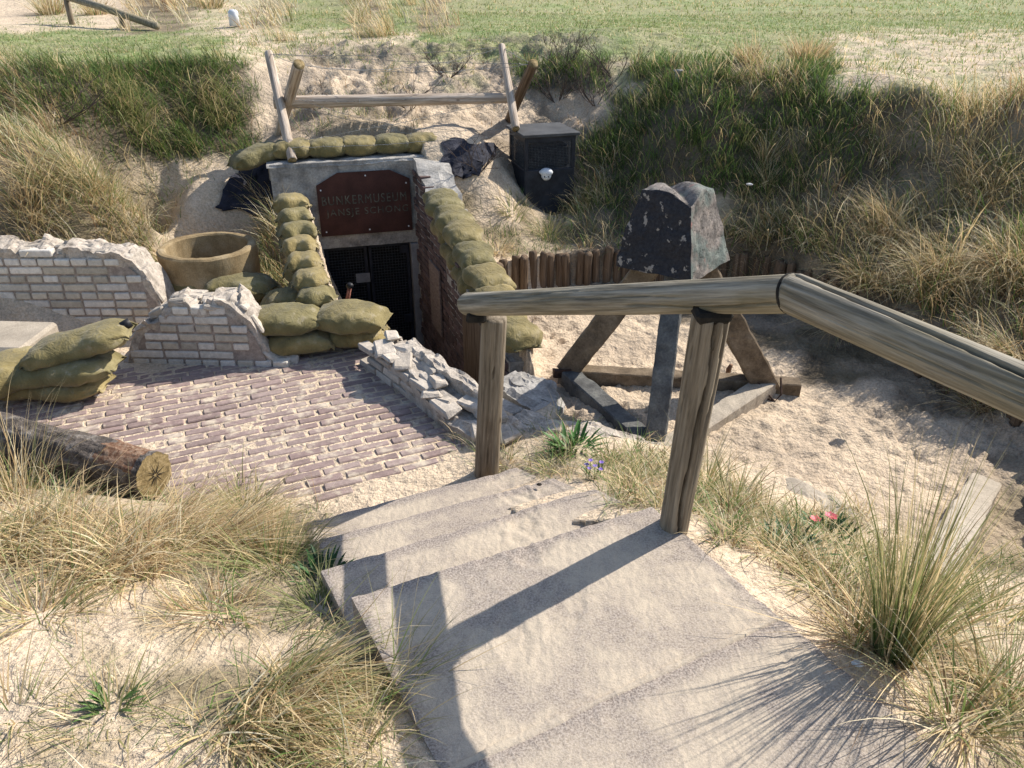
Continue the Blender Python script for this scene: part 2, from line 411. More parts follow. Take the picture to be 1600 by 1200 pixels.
CORR = [tuple(fp(s_l,-.5)[:2]), tuple(A0[:2]), (-1.0,5.0), (-.72,4.68), (.06,3.90), (.20,4.08), (.10,4.30), tuple(CE), tuple(CS), tuple(fp(s_r,-.5)[:2])]
PIT = PALI+[P2(1500,905,-.6),P2(1420,850,-.6),P2(1300,775,-.65),P2(1160,752,-.68),P2(1040,728,-.7),P2(950,712,-.72),P2(880,678,-.72),P2(835,620,-.7),(.16,4.75),(.08,5.1),(-.1,5.6)]
PLAT = [(-3.4,3.6),(-3.5,4.95),(-2.3,4.55),(-.9,4.95),(-.62,4.4),(-.10,3.6),(-.16,3.42),(.02,3.05),(-.88,2.6),(-1.2,2.95),(-1.6,3.0),(-2.4,3.1)]
# stairs
TZ = [0,-.15,-.30,-.45,-.60]
TLp = [un(549,933,0),un(501,891.5,-.15),un(498,843,-.30),un(474,817,-.45),un(430,775,-.60)]
TRp = [un(1019,791,0),un(927,762.5,-.15),un(864,747,-.30),un(807,730,-.45),un(726,706,-.60)]
SLABD = Vector((.478,-.878,0))
STAIR = [tuple((TLp[0]+SLABD*6)[:2])]+[tuple(p[:2]) for p in TLp[:4]]+[(p.x-.20, p.y-.10) for p in TRp[3:0:-1]]+[tuple(TRp[0][:2])]+[tuple((TRp[0]+SLABD*6)[:2])]
def tz(x, y, detail=True):
    x = np.asarray(x, float); y = np.asarray(y, float)
    z = tps(x, y)
    # far field: a grassy flat, then rolling dunes
    far = .86+.012*np.maximum(y-11, 0)+ss(14, 26, y)*(.8+1.7*(fbm(x*.06+3, y*.06, 1.5, 3)*.5+.5))*ss(4, -8, x)
    far += ss(16, 22, y)*1.5*ss(-2,-9,x)*.4 + .06*fbm(x*.5, y*.5, 2.0, 3)
    back = .15+.9*(fbm(x*.07, y*.07, 4.4, 3)*.5+.5)*ss(5, 14, np.hypot(x, y-4))
    wf = ss(10.5, 13.5, y); wb = ss(5.5, 9.5, np.abs(x))*(1-wf)
    wb2 = ss(-1.5, -4, y)*(1-wf)
    zb = z*(1-wb)+(np.clip(z, -1, 1.2)*.3+.7*(back+.5*ss(3,8,y)))*wb
    zb = zb*(1-wb2)+back*wb2
    z = zb*(1-wf)+far*wf
    r = np.hypot(x, y-6)
    z = z+ss(40, 110, r)*5*(fbm(x*.02, y*.02, 9.1, 3)*.5+.6)
    if detail:
        wild = ss(5.6, 7.2, y)*ss(12, 10, y)
        z = z+.05*wild*fbm(x*1.4, y*1.4, 7.0, 4)+(.012+.018*wild)*fbm(x*5, y*5, 2.0, 4)
        # eroded lumps in the bare bank behind the bunker
        er = ss(7.4, 8.0, y)*ss(11, 9.8, y)*ss(-2.6,-1.8,x)*ss(1.2,.4,x)
        z = z+er*(.15*fbm(x*3.0, y*3.0, 5.0, 4)+.05*fbm(x*11, y*11, 3.0, 3))
    rc_ = un(323,383,-.18); d = np.hypot(x-rc_.x-.03, y-rc_.y+.1); w = ss(.95, .50, d); z = z*(1-w)+np.minimum(z, -.64)*w
    d = sdist(x, y, PLAT); w = ss(.12, -.05, d)
    zp = -.6050+(.0065*fbm(x*3.5, y*3.5, 1.0, 4)+.0035*fbm(x*30, y*30, 3.0, 2) if detail else 0)
    # drifted sand near the lower step and along the walls
    e1 = np.abs(sdist(x, y, PLAT)); zp = zp+.012*ss(.22, .0, e1)
    z = z*(1-w)+zp*w
    d = sdist(x, y, PIT); w = ss(.03, -.01, d)
    zq = -.75
    if detail:
        f = fbm(x*11, y*11, 6.0, 3); g = fbm(x*3.0, y*3.0, 8.0, 3)
        wl = .45+.55*ss(-.35, .45, fbm(x*1.3+5, y*1.3, 2.0, 3))*ss(-.5,.3,fbm(x*4, y*4, 7.0, 2))
        zq = zq+.040*g+.070*wl*(-np.abs(f))+.042*wl*fbm(x*21, y*21, 4.0, 3)+.025
        zq = zq+.05*ss(-.25, .0, d)*(.5+.5*fbm(x*2, y*2, 5))
    z = z*(1-w)+zq*w
    d = sdist(x, y, STAIR); w = ss(.06, 0, d)
    # stair block: keep the soil under the treads
    st = np.full(x.shape, -.14)
    n0 = np.array([TRp[0].x-TLp[0].x, TRp[0].y-TLp[0].y]); n0 /= np.hypot(*n0); pn = np.array([-n0[1], n0[0]])
    q = (x-TLp[0].x)*pn[0]+(y-TLp[0].y)*pn[1]
    st = -.16-.15*np.clip(np.ceil(q/.34), 0, 3)
    z = np.where(d < -.055, np.minimum(z, st), z)
    d = sdist(x, y, CORR); w = ss(.10, .07, d)
    z = z*(1-w)-2.25*w
    return z
def seq(*segs):
    out = [segs[0][0]]
    for a, b, h0, h1 in segs:
        p = a; L = b-a
        while p < b-1e-6:
            t = (p-a)/L; p += h0*(h1/h0)**t; out.append(min(p, b))
    return np.array(out)
gx = seq((-90,-12,8,.5),(-12,-4,.4,.05),(-4,3.6,.022,.022),(3.6,12,.05,.4),(12,90,.5,8))
gy = seq((-40,.6,5,.08),(.6,7.6,.022,.022),(7.6,12,.024,.08),(12,30,.1,.5),(30,130,.7,8))
GX, GY = np.meshgrid(gx, gy); GZ = tz(GX, GY)
V = np.c_[GX.ravel(), GY.ravel(), GZ.ravel()]
ny, nx = GX.shape; I = np.arange(ny*nx).reshape(ny, nx)
Fq = np.c_[I[:-1,:-1].ravel(), I[:-1,1:].ravel(), I[1:,1:].ravel(), I[1:,:-1].ravel()]
# vegetation map (image cells 50x50 px, projected on to the ground)
VM = """
. q q . S S q q S p p S p S p p p p p p p p p p p p p p p p p p
p p p p p p p q q q q q q p p p p p p p p p p p p p q q q q q q
M G G G G G G G . . w . f . q w G G G q G G G S M G q q q q q q
M M G G G G G G . f f f w . . w . w w G G G G G G G G M M M S S
S S M G G G G G . . G G G w . . . w G G G G G G M G G M M S S S
S S S M g f f . . . . . . f . w . . M G G G G G G M G M M M S S
S S S S S f . . S . . . . . g . g . M G M M f M M S M M S S S S
S S S S S f f f S . . . . . g g g g M M M S M M M M S S S S S S
. . . . . . . . S . . . . . . . . M M M M S M S M S S S S S S S
. . . . . . . . . . . . . . . . . . . . . M S M S M S M S M S M
. . . . . . . . . . . . . . . . . . . . . . . M S S M S S M S S
. . . . . . . . . . . . . . . . . . . . . . . . . M S S M S S M
. . . . . . . . . . . . . . . . . . . . . . . . . . . . S M S M
. . . . . . . . . . . . . . f g f g . . . . . . . . . . . . . .
g g . . . . . . . . . . . . . g f g f g g g f . . . . . . . . g
g g g g g g g g . . . . . . . . . . . g g g g g . . . . . . . g
g g g g g g g g g g . . . . . . . . . . . . g g g g g . . f g g
g g g g f g g g g g . . . . . . . . . . . . . . g g g g f g g g
g . f . f f g g g g . . . . . . . . . . . . . . . g g g g g f f
. . f . f f g g g g g . . . . . . . . . . . . . . . . g g f f f
. . f f . f f g f g f . . . . . . . . . . . . . . . . . g g f f
. . f f f g g g g g g f . . . . . . . . . . . . . . . . . g g f
. f f . f f g g g g g f . . . . . . . . . . . . . . . . . . g g
. f f f . f f g g g g f f . . . . . . . . . . . . . . . . . . g
""".split()
VM = np.array([ord(c) for c in VM]).reshape(24, 32)
def vegtype(x, y, z, jit=26):
    u, v = proj(x, y, z)
    u = u+jit*fbm(x*2.5, y*2.5, 3.3, 3)*1.6+rng.normal(0, 7, np.shape(x)); v = v+jit*.6*fbm(x*2.5+9, y*2.5, 8.3, 3)*1.6+rng.normal(0, 4, np.shape(x))
    ci = np.floor(u/50).astype(int); ri = np.floor(v/50).astype(int)
    t = VM[np.clip(ri, 0, 23), np.clip(ci, 0, 31)]
    off = (ci < -1) | (ci > 32) | (ri < -1) | (ri > 24)
    t = np.where(off & (y > 10), ord('p'), t)
    t = np.where(off & (y <= 10) & (t == ord('.')), ord('f'), t)
    return t
# ground colour
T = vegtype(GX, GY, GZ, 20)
SAND = np.array([.64,.52,.385]); GREEN = np.array([.16,.21,.075]); SOIL = np.array([.16,.13,.09]); LITTER = np.array([.33,.27,.17])
C = np.tile(SAND, (ny, nx, 1)).astype(float)
def blend(mask, col, amt):
    global C
    k = (mask*amt)[..., None]; C = C*(1-k)+col*k
nl = ss(-.25, .25, fbm(GX*1.2, GY*1.2, 1.1, 4)); nf = ss(-.2, .3, fbm(GX*7, GY*7, 5.1, 3))
blend((T == ord('p')), GREEN*1.25, .75+.25*nf)
blend((T == ord('p')), LITTER*1.2, .30*nl)
blend((T == ord('q')), GREEN*1.2, .55*nf)
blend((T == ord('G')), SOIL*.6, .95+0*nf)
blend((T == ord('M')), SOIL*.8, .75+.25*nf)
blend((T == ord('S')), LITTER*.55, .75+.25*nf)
blend((T == ord('f')), LITTER, .15+.5*nf*nl)
blend((T == ord('g')), LITTER*.65, .45+.5*nf)
blend((T == ord('w')), SOIL, .4*nf)
er_ = ss(7.2, 7.8, GY)*ss(11, 10, GY)*ss(-3.0,-2.2,GX)*ss(1.4,.6,GX)
blend(er_*ss(-.25,.25,fbm(GX*2.3, GY*2.3, 6.6, 4)), np.array([.30,.25,.20]), .75)
blend(er_*ss(.05,.3,fbm(GX*6, GY*6, 2.6, 3)), SOIL, .6)
pit = ss(.0, -.1, sdist(GX, GY, PIT))
C = C*(1-pit[..., None]*.10)
# the pit floor is a little browner where it is trodden
blend(pit*ss(-.1,.4,fbm(GX*2, GY*2, 3.1, 4)), np.array([.42,.34,.26]), .55)
# smooth the blotches slightly
for _ in range(2):
    C[1:-1,1:-1] = (C[1:-1,1:-1]*2+C[:-2,1:-1]+C[2:,1:-1]+C[1:-1,:-2]+C[1:-1,2:])/6
def hit(u, v):
    d = ray(u, v); t = np.linspace(1.2, 22, 2600); X, Y, Z = d.x*t, d.y*t, CZ+d.z*t
    H = tz(X, Y, False); k = np.argmax(Z < H)
    if not (Z < H).any(): return None
    return Vector((X[k], Y[k], H[k]))
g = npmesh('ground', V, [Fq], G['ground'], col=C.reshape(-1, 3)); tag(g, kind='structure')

# ------------------------------------------------------------------ paving
pd = Vector((.653,.294)).normalized(); pn_ = Vector((-pd.y, pd.x))
m = MB(); o0 = Vector((-1.6, 3.0))
cand = []; TLq = un(430,775,-.60); TRq = un(726,706,-.60)
for r in range(-30, 60):
    offs = (r % 2)*.1+random.uniform(-.03,.03)
    for c in range(-30, 30):
        p = o0+pn_*(r*.068)+pd*(c*.2+offs); cand.append((p.x, p.y))
ca = np.array(cand); dd = sdist(ca[:,0], ca[:,1], PLAT)
for (x, y), d in zip(cand, dd):
    if d > -.06: continue
    e_ = TRq-TLq
    if e_.x*(y-TLq.y)-e_.y*(x-TLq.x) < -.07+.03*math.sin(x*9): continue
    if d > -.12 and random.random() < .5: continue
    ax = (Vector((pd.x, pd.y, random.uniform(-.02,.02))), Vector((pn_.x, pn_.y, random.uniform(-.03,.03))), Vector((0,0,1)))
    a = random.uniform(-.015,.015); X = (ax[0]+ax[1]*a).normalized(); Y = (ax[1]-ax[0]*a).normalized()
    t = random.uniform(.75,1.2); w = random.uniform(0,1)
    t = .5+t*.5; col = (Vector((.275,.20,.183))*t).lerp(Vector((.33,.255,.23))*t, w)
    m.box((x, y, -.635+random.uniform(-.003,.0035)), (.190+random.uniform(-.01,.004), .054+random.uniform(-.004,.003), .07), (X, Y, X.cross(Y)), tuple(col), bev=.0055, jit=.0012)
o = m.build('brick_paving', G['paver'], col=True); tag(o, kind='structure')

# ------------------------------------------------------------------ stairs
def slabmesh(name, P, ztop, thick, seg=.011, amp=.004, chip=.006):
    """polygon quad P (4 xy, counter clockwise) made into a worn slab"""
    P = [Vector((p[0], p[1])) for p in P]
    L = max((P[1]-P[0]).length, (P[2]-P[3]).length); W = max((P[3]-P[0]).length, (P[2]-P[1]).length)
    nu, nv = max(2, int(L/seg)), max(2, int(W/seg))
    u = np.linspace(0,1,nu+1); v = np.linspace(0,1,nv+1)
    # round the rim
    U, W_ = np.meshgrid(u, v)
    def bil(i): return (P[0][i]*(1-U)+P[1][i]*U)*(1-W_)+(P[3][i]*(1-U)+P[2][i]*U)*W_
    X, Y = bil(0), bil(1)
    edge = np.minimum(np.minimum(U, 1-U)*L, np.minimum(W_, 1-W_)*W)
    Z = ztop+amp*fbm(X*6, Y*6, ztop*9, 3)
    sm_ = ss(-.15, .2, fbm(X*2.2, Y*2.2, 4.0+ztop, 3)); rg = 1-np.abs(fbm(X*22, Y*22, 6.0, 3))*3
    Z = Z+.0016*sm_*np.clip(rg, -1, 1)+.0012*sm_*fbm(X*60, Y*60, 1.0, 2)
    pr = np.random.default_rng(int(abs(ztop)*1000)+5)
    cx_, cy_ = X.min(), Y.min(); area = (X.max()-cx_)*(Y.max()-cy_)
    for _ in range(int(14*area)):   # shoe prints in the loose sand
        px, py, pa = pr.uniform(cx_, X.max()), pr.uniform(cy_, Y.max()), R(-61)+pr.normal(0, .5)+(math.pi if pr.random() < .5 else 0)
        a_ = (X-px)*math.cos(pa)+(Y-py)*math.sin(pa); b_ = -(X-px)*math.sin(pa)+(Y-py)*math.cos(pa)
        m_ = ss(1.0, .75, np.hypot(a_/.13, b_/(.042+.012*np.cos(a_*20)))) ; rim = np.exp(-((np.hypot(a_/.14, b_/.052)-1)/.10)**2)
        Z = Z-m_*(.0028+.0022*np.sin(a_*2*np.pi/.022+pr.uniform(0,6)))*sm_+rim*.0022*sm_
    bare = np.clip(ss(.015, .075, W_*0+(1-W_)*W-.02*fbm(X*12, Y*12, 1.0, 2))*ss(.0, .05, U*L)*ss(.0, .05, (1-U)*L), 0, 1)
    slabmesh.bare = bare.ravel()
    ch = np.clip(fbm(X*14, Y*14, 2.7+ztop, 2), 0, 1)
    Z = np.where(edge < 1e-6, Z-.002-.010*ch*chip/.006, Z)
    V = np.c_[X.ravel(), Y.ravel(), Z.ravel()]
    I = np.arange(V.shape[0]).reshape(nv+1, nu+1)
    Fs = [np.c_[I[:-1,:-1].ravel(), I[:-1,1:].ravel(), I[1:,1:].ravel(), I[1:,:-1].ravel()]]
    rim = list(I[0,:])+list(I[1:,-1])+list(I[-1,-2::-1])+list(I[-2:0:-1,0])
    n = len(V); low = V[rim].copy(); low[:,2] = ztop-thick; toprim = V[rim].copy()
    mid = V[rim].copy(); mid[:,2] = ztop-.02
    c = V[:, :2].mean(0)
    V = np.r_[V, mid, low, toprim]; k = len(rim); slabmesh.bare = np.r_[slabmesh.bare, np.zeros(3*k)][:, None]*np.ones((1,3))
    q = []
    for i in range(k):
        j = (i+1) % k
        q.append([n+2*k+j, n+2*k+i, n+i, n+j]); q.append([n+j, n+i, n+k+i, n+k+j])
    Fs.append(np.array(q))
    return V, Fs
def xy(v): return (v.x, v.y)
joint = .60
jl, jr = TLp[0]+SLABD*.66, TRp[0]+SLABD*.60
V, Fs = slabmesh('s', [xy(jl), xy(jr), xy(TRp[0]), xy(TLp[0])], 0, .15)
o = npmesh('step_slab', V, Fs, G['slab'], col=slabmesh.bare); tag(o, 'large top landing slab crossed by the long rail shadow, with loose sand on it', 'step'); o['group'] = 'concrete steps'
V, Fs = slabmesh('s', [xy(jl+SLABD*4), xy(jr+SLABD*4), xy(jr+SLABD*.002), xy(jl+SLABD*.002)], .006, .15)
o = npmesh('step_slab', V, Fs, G['slab'], col=slabmesh.bare); tag(o, 'nearest concrete path slab at the bottom edge of the picture, grass shadow at its right', 'path slab'); o['group'] = 'concrete steps'
ja, jb = jl.lerp(jr,.01), jl.lerp(jr,.99); n_ = 90; V = []
for i in range(n_+1):
    t = i/n_; p = ja.lerp(jb, t); w = .018+.016*float(fbm([t*7], [2.0], 1.0, 3)[0])
    for k, (a, zz) in enumerate(((-1,-.004),(-.5,.0075),(.5,.010),(1,-.002))): V.append((p.x+SLABD.x*a*w, p.y+SLABD.y*a*w, zz+.003*float(fbm([t*20], [k*1.0], 1.0, 2)[0])))
I = np.arange(len(V)).reshape(-1, 4)
o = npmesh('joint_sand', V, [np.c_[I[:-1,:-1].ravel(), I[:-1,1:].ravel(), I[1:,1:].ravel(), I[1:,:-1].ravel()]], G['slab'], col=np.ones((len(V),3))); tag(o, kind='structure')
names = ['first tread just below the top landing slab', 'second tread below the top landing, covered in trodden sand', 'lowest sand covered tread next to the post foot']
for k in (1,2,3):
    l, r = TLp[k], TRp[k]; ul, ur = TLp[k-1], TRp[k-1]
    d = Vector((.43,-.90,0))*.12
    V, Fs = slabmesh('s', [xy(l.lerp(ul,1)+d*.6), xy(ur+(ur-ul).normalized()*.17+d*.2), xy(r), xy(l)], TZ[k], .16, amp=.003)
    o = npmesh('step_slab', V, Fs, G['slab'], col=slabmesh.bare); tag(o, names[k-1], 'step'); o['group'] = 'concrete steps'

# ------------------------------------------------------------------ brick ruin walls
def ruin_wall(name, label, O, d, n, L, zb, top, thick=.24, brickmat='brick', course=.06, bl=.225, endcap=True, cols=((.66,.61,.53),(.62,.57,.49),(.52,.46,.37),(.68,.63,.56)), crumb=.035, parts=True):
    O = Vector(O); d = Vector(d).normalized(); n = Vector(n).normalized()
    root = empty(name, (O.x, O.y, zb), label, 'wall')
    ds = .02; ns = int(L/ds)+1
    s = np.linspace(0, L, ns); h = np.array([top(a) for a in s])
    sc_ = np.floor(s/.10); jr_ = np.modf(np.abs(np.sin(sc_*91.7+O.x*13)*4375.5))[0]; h = h+(jr_-.55)*.045
    h = np.where(s < .03, np.minimum(h, zb+.1+h*0+.2), h)
    # crumbly core: front face, broken top, back face, end caps
    k = 8
    rows = []
    nf_ = max(3, int((h.max()-zb)/.04))
    for j in range(nf_+1):   # front
        t = j/nf_; rows.append((np.zeros(ns), zb+(h-zb)*t, 0))
    for j in range(1, k):
        t = j/k; rows.append((np.full(ns, thick*t), h+.018*math.sin(t*math.pi), 1))
    for j in range(nf_+1):
        t = 1-j/nf_; rows.append((np.full(ns, thick), zb+(h-zb)*t, 0))
    V = []
    for (q, zz, kind) in rows:
        X = O.x+d.x*s-n.x*q; Y = O.y+d.y*s-n.y*q; Z = zz.copy()
        nb = fbm(X*9, Y*9, 0)+0
        a = fbm(s*7+3, q*9, Z*7, 4); b2 = fbm(s*7+33, q*9, Z*7, 4)
        near_top = ss(.16, .0, h-Z)
        amp = .010+crumb*near_top
        fr = fbm(s*26+3, q*30, Z*26, 3)*.014*near_top; Z = Z+fr; X = X+n.x*fr; Y = Y+n.y*fr
        X = X+n.x*a*amp*.8; Y = Y+n.y*a*amp*.8; Z = Z+b2*amp
        # chipped brick-sized lumps along the rim
        cell = np.floor(s/.11+q*3); rr = np.modf(np.abs(np.sin(cell*12.9898)*43758.5))[0]
        Z = Z+near_top*(rr-.5)*crumb*1.7
        V.append(np.c_[X, Y, Z])
    V = np.stack(V); m_ = V.shape[0]
    I = np.arange(m_*ns).reshape(m_, ns)
    Fs = [np.c_[I[:-1,:-1].ravel(), I[:-1,1:].ravel(), I[1:,1:].ravel(), I[1:,:-1].ravel()]]
    caps = []
    half = m_//2
    for e in (0, ns-1):
        for j in range(half):
            a, b = j, m_-1-j
            if b-1 > a+1: caps.append([I[a, e], I[a+1, e], I[b-1, e], I[b, e]])
    Fs.append(np.array(caps))
    core = npmesh('rubble_core', V.reshape(-1, 3), Fs, G['crumb'], root, smooth=False)
    # loose broken bricks bedded in the ruined top
    lb = MB(); a_ = .03
    while a_ < L-.03:
        h_ = top(a_); slope = (top(min(a_+.03, L))-top(max(a_-.03, 0)))/.06
        for q_ in (.04, .12, .19):
            if random.random() < .45: continue
            qq = q_+random.uniform(-.02,.02); p = O+d*(a_+random.uniform(-.03,.03))-n*qq
            ang = random.uniform(-.25,.25); X_ = (d+n*ang+Vector((0,0,slope*.6+random.uniform(-.2,.2)))).normalized(); Y_ = Vector((0,0,1)).cross(X_).normalized(); Z_ = X_.cross(Y_)
            t_ = random.uniform(.75,1.1)
            lb.box((p.x, p.y, h_+random.uniform(-.03,.002)), (random.uniform(.06,.14), random.uniform(.05,.09), random.uniform(.035,.06)), (X_, Y_, Z_), (.54*t_,.475*t_,.395*t_), bev=.009, jit=.010)
        a_ += random.uniform(.06,.11)
    lb.build('broken_bricks', G['chunk'], root, col=True)
    br = MB(); rows_n = int((h.max()-zb)/course)+1
    for r in range(rows_n):
        z = zb+course*(r+.5); head = r % 2
        pitch = bl/2 if head else bl
        c0 = -bl+(r % 4 >= 2)*bl/2+random.uniform(-.01,.01)
        for c in range(int(L/pitch)+4):
            sc = c0+pitch*c; ln = pitch-.014+random.uniform(-.004,.003)
            lo, hi = sc, sc+ln
            if hi < .02 or lo > L-.02: continue
            lo, hi = max(lo, .0), min(hi, L)
            if hi-lo < .04: continue
            if min(top(lo+.01), top(hi-.01), top((lo+hi)/2)) < z+course*.5-.004+random.uniform(-.025,.015): continue
            p = O+d*((lo+hi)/2)-n*(.03-random.uniform(.008,.016))
            t = random.uniform(.82,1.12); cc = Vector(random.choice(cols))*t
            br.box((p.x, p.y, z), (hi-lo, .07, course-.013+random.uniform(-.002,.001)), (d, -n, Vector((0,0,1))), tuple(cc), bev=.0055, jit=.0018)
    br.build('brick_face', G[brickmat], root, col=True)
    # mortar sheet 4 mm proud of the core where bricks stand
    sm = np.linspace(0, L, max(3, int(L/.05)))
    hm = np.array([top(a) for a in sm])-.07
    hm = np.maximum(hm, zb+.005)
    A = np.c_[O.x+d.x*sm+n.x*.006, O.y+d.y*sm+n.y*.006, np.full(len(sm), zb)]
    B = A.copy(); B[:,2] = hm
    V2 = np.r_[A, B]; k2 = len(sm); i = np.arange(k2-1)
    npmesh('mortar_joints', V2, [np.c_[i, i+1, i+1+k2, i+k2]], G['mortar'], root)
    return root
def pw(pts):
    xs = [p[0] for p in pts]; ys = [p[1] for p in pts]
    return lambda a: float(np.interp(a, xs, ys))
X0 = -5.2
def zat(u, v, y): p = uny(u, v, y); return p.x, p.z
yL = 5.06
pl = [(-5.2, .01)]+[(a_-(.10 if b_ < .05 else .04), b_-.075) for a_, b_ in [zat(u, v, yL) for u, v in ((0,372),(60,374),(130,374),(195,378),(222,386),(240,410),(256,430),(266,448),(276,470),(290,520))]]
ruin_wall('brick_wall', 'long pale brick ruin wall at the left, its broken top falling away beside the concrete ring', (X0, yL, -.68), (1,0,0), (0,-1,0),
          pl[-1][0]-X0, -.68, pw([(a-X0, b) for a, b in pl]))
yF = 4.44
pf = [(a_, b_-.095) for a_, b_ in [zat(u, v, yF) for u, v in ((128,612),(150,575),(178,548),(195,512),(212,488),(240,470),(262,456),(300,458),(348,458),(366,470),(388,492),(398,520),(420,545),(450,548))]]
fx0 = pf[0][0]
ruin_wall('brick_wall', 'short pale brick wall stub with a crumbled arched top, between two piles of sandbags', (fx0, yF+.10, -.68), (1,-.045,0), (-.045,-1,0),
          pf[-1][0]-fx0, -.68, pw([(a-fx0, b) for a, b in pf]), crumb=.04)
# ------------------------------------------------------------------ broken masonry strips
def strip(name, label, cat, path, w, zt, zb, mat, amp=.035, seedz=0.0, chunk=.13, parent=None, seg=.02):
    pts = [Vector((p[0], p[1])) for p in path]; d = [0]
    for i in range(1, len(pts)): d.append(d[-1]+(pts[i]-pts[i-1]).length)
    L = d[-1]; ns = int(L/seg)+1; s = np.linspace(0, L, ns)
    x = np.interp(s, d, [p.x for p in pts]); y = np.interp(s, d, [p.y for p in pts])
    tx = np.gradient(x, s); ty = np.gradient(y, s); l = np.hypot(tx, ty); tx, ty = tx/l, ty/l
    for _ in range(6):
        tx[1:-1] = (tx[:-2]+tx[1:-1]+tx[2:])/3; ty[1:-1] = (ty[:-2]+ty[1:-1]+ty[2:])/3
    nx_, ny_ = ty, -tx      # right hand side
    wz = np.interp(s, np.linspace(0, L, len(w)), w); zt = np.interp(s, np.linspace(0, L, len(zt)), zt)
    rows = []; K = max(8, int(max(w)/seg))
    prof = [(-1, zb, 0)]+[(-1, None, t) for t in np.linspace(0, 1, 5)[1:]]+[(a, None, 1) for a in np.linspace(-1, 1, K+1)[1:]]+[(1, None, t) for t in np.linspace(1, 0, 5)[1:-1]]+[(1, zb, 0)]
    endf = ss(0, .05, s)*ss(0, .05, L-s)
    for a, zz, t in prof:
        z = zb+(zt-zb)*t
        X = x+nx_*a*wz/2; Y = y+ny_*a*wz/2
        cell1 = np.floor(s/chunk+.5*np.sin(a*4)); cell2 = np.floor((a+1)*wz/2/chunk+.3)
        rr = np.modf(np.abs(np.sin(cell1*12.9898+cell2*78.233+seedz)*43758.5))[0]
        top = 1.0 if t >= 1 else t*.5
        Z = z+top*(amp*1.0*fbm(X*8, Y*8, seedz, 4)+amp*.8*(rr-.5))-top*.03*(abs(a) > .8)-(1-endf)*top*.04
        if t >= 1: Z = np.minimum(Z, zt+.010+.012*fbm(X*2.5, Y*2.5, seedz+2, 2))
        e = amp*1.0*fbm(s*9, z*9+a*5, 4+seedz, 4)
        X = X+nx_*e; Y = Y+ny_*e
        rows.append(np.c_[X, Y, Z])
    V = np.stack(rows); m_ = V.shape[0]; I = np.arange(m_*ns).reshape(m_, ns)
    Fs = [np.c_[I[:-1,:-1].ravel(), I[1:,:-1].ravel(), I[1:,1:].ravel(), I[:-1,1:].ravel()]]
    caps = []
    for e in (0, ns-1):
        for j in range(m_//2):
            a, b = j, m_-1-j
            if b-1 > a+1: caps.append([I[a, e], I[a+1, e], I[b-1, e], I[b, e]])
    Fs.append(np.array(caps))
    o = npmesh(name, V.reshape(-1, 3), Fs, G[mat], parent, loc=(0,0,0) if parent else (path[0][0], path[0][1], zb), smooth=False)
    if label: tag(o, label, cat)
    return o
rb = empty('rubble_wall', (-.66, 4.6, -.66), 'low broken masonry wall running between the brick paving and the dark entrance pit', 'wall')
strip('broken_top', None, None, [un(606,534,-.42)[:2], un(660,578,-.44)[:2], un(728,632,-.47)[:2], un(800,672,-.52)[:2]], [.20,.20,.23,.30], [-.39,-.43,-.47,-.52,-.53], -.75, 'crumb', .024, 1.0, parent=rb)
strip('raised_rim', None, None, [un(636,528,-.38)[:2], un(690,574,-.42)[:2], un(775,632,-.47)[:2]], [.09,.10,.08], [-.365,-.40,-.45], -.7, 'crumb', .022, 5.0, parent=rb)
m = MB()
for t_ in np.linspace(.02,.97,17):
    p = un(600,534,-.42).lerp(un(790,672,-.50), t_); q_ = random.uniform(-.10,.10); zt_ = -.375-.14*t_
    X_ = Vector((.55,-.8,random.uniform(-.15,.15))).normalized(); an = random.uniform(-.5,.5); X_ = Matrix.Rotation(an,3,'Z')@X_; Y_ = Vector((0,0,1)).cross(X_).normalized(); k_ = random.uniform(.8,1.1)
    m.box((p.x+.8*q_, p.y+.55*q_, zt_+random.uniform(-.032,-.004)), (random.uniform(.09,.19), random.uniform(.08,.12), random.uniform(.025,.04)), (X_, Y_, X_.cross(Y_)), (.52*k_,.455*k_,.38*k_), bev=.01, jit=.012)
m.build('broken_bricks', G['chunk'], rb, col=True)
# its brick side towards the paving
m = MB(); a = un(562,545,-.5); b = un(714,664,-.56); d = (b-a); d.z = 0; L = d.length; d.normalize(); n = Vector((-d.y, d.x, 0)); n = -n if n.x > 0 else n
for r in range(4):
    z = -.585+.055*r; c = -(r % 2)*.1
    while c < L:
        ln = .2; 
        if c+ln < L and c > -.02 and not (z > -.43-.07*(c/L)): 
            p = a+d*(c+ln/2)+n*-.025; t = random.uniform(.8,1.1)
            m.box((p.x, p.y, z), (ln-.014, .08, .043), (d, n, Vector((0,0,1))), (.52*t,.46*t,.39*t), bev=.006, jit=.006)
        c += ln
m.build('brick_face', G['brick'], rb, col=True)
strip('rubble_kerb', 'sandy white broken masonry kerb behind the leafy green plant and the tripod post', 'kerb', [un(800,655,-.55)[:2], un(900,675,-.56)[:2], un(1000,694,-.57)[:2], un(1050,706,-.6)[:2]], [.24,.22,.24,.2], [-.52,-.53,-.56,-.6], -.82, 'crumb', .035, 9.0)
strip('rubble_kerb', 'sand dusted masonry kerb right of the tall split post, above the pink flowers', 'kerb', [un(1150,745,-.6)[:2], un(1230,765,-.6)[:2], un(1320,815,-.58)[:2], un(1370,860,-.55)[:2]], [.2,.26,.26,.18], [-.6,-.565,-.555,-.57], -.85, 'lightbeam', .02, 12.0)
# broken block at the end of the corridor
strip('masonry_block', 'broken concrete block with a dark fractured side, at the near end of the sandbagged wall', 'block', [un(797,585,-.62)[:2], un(850,615,-.62)[:2], un(882,622,-.64)[:2]], [.26,.34,.22], [-.60,-.615,-.66], -1.2, 'concrete', .045, 15.0)

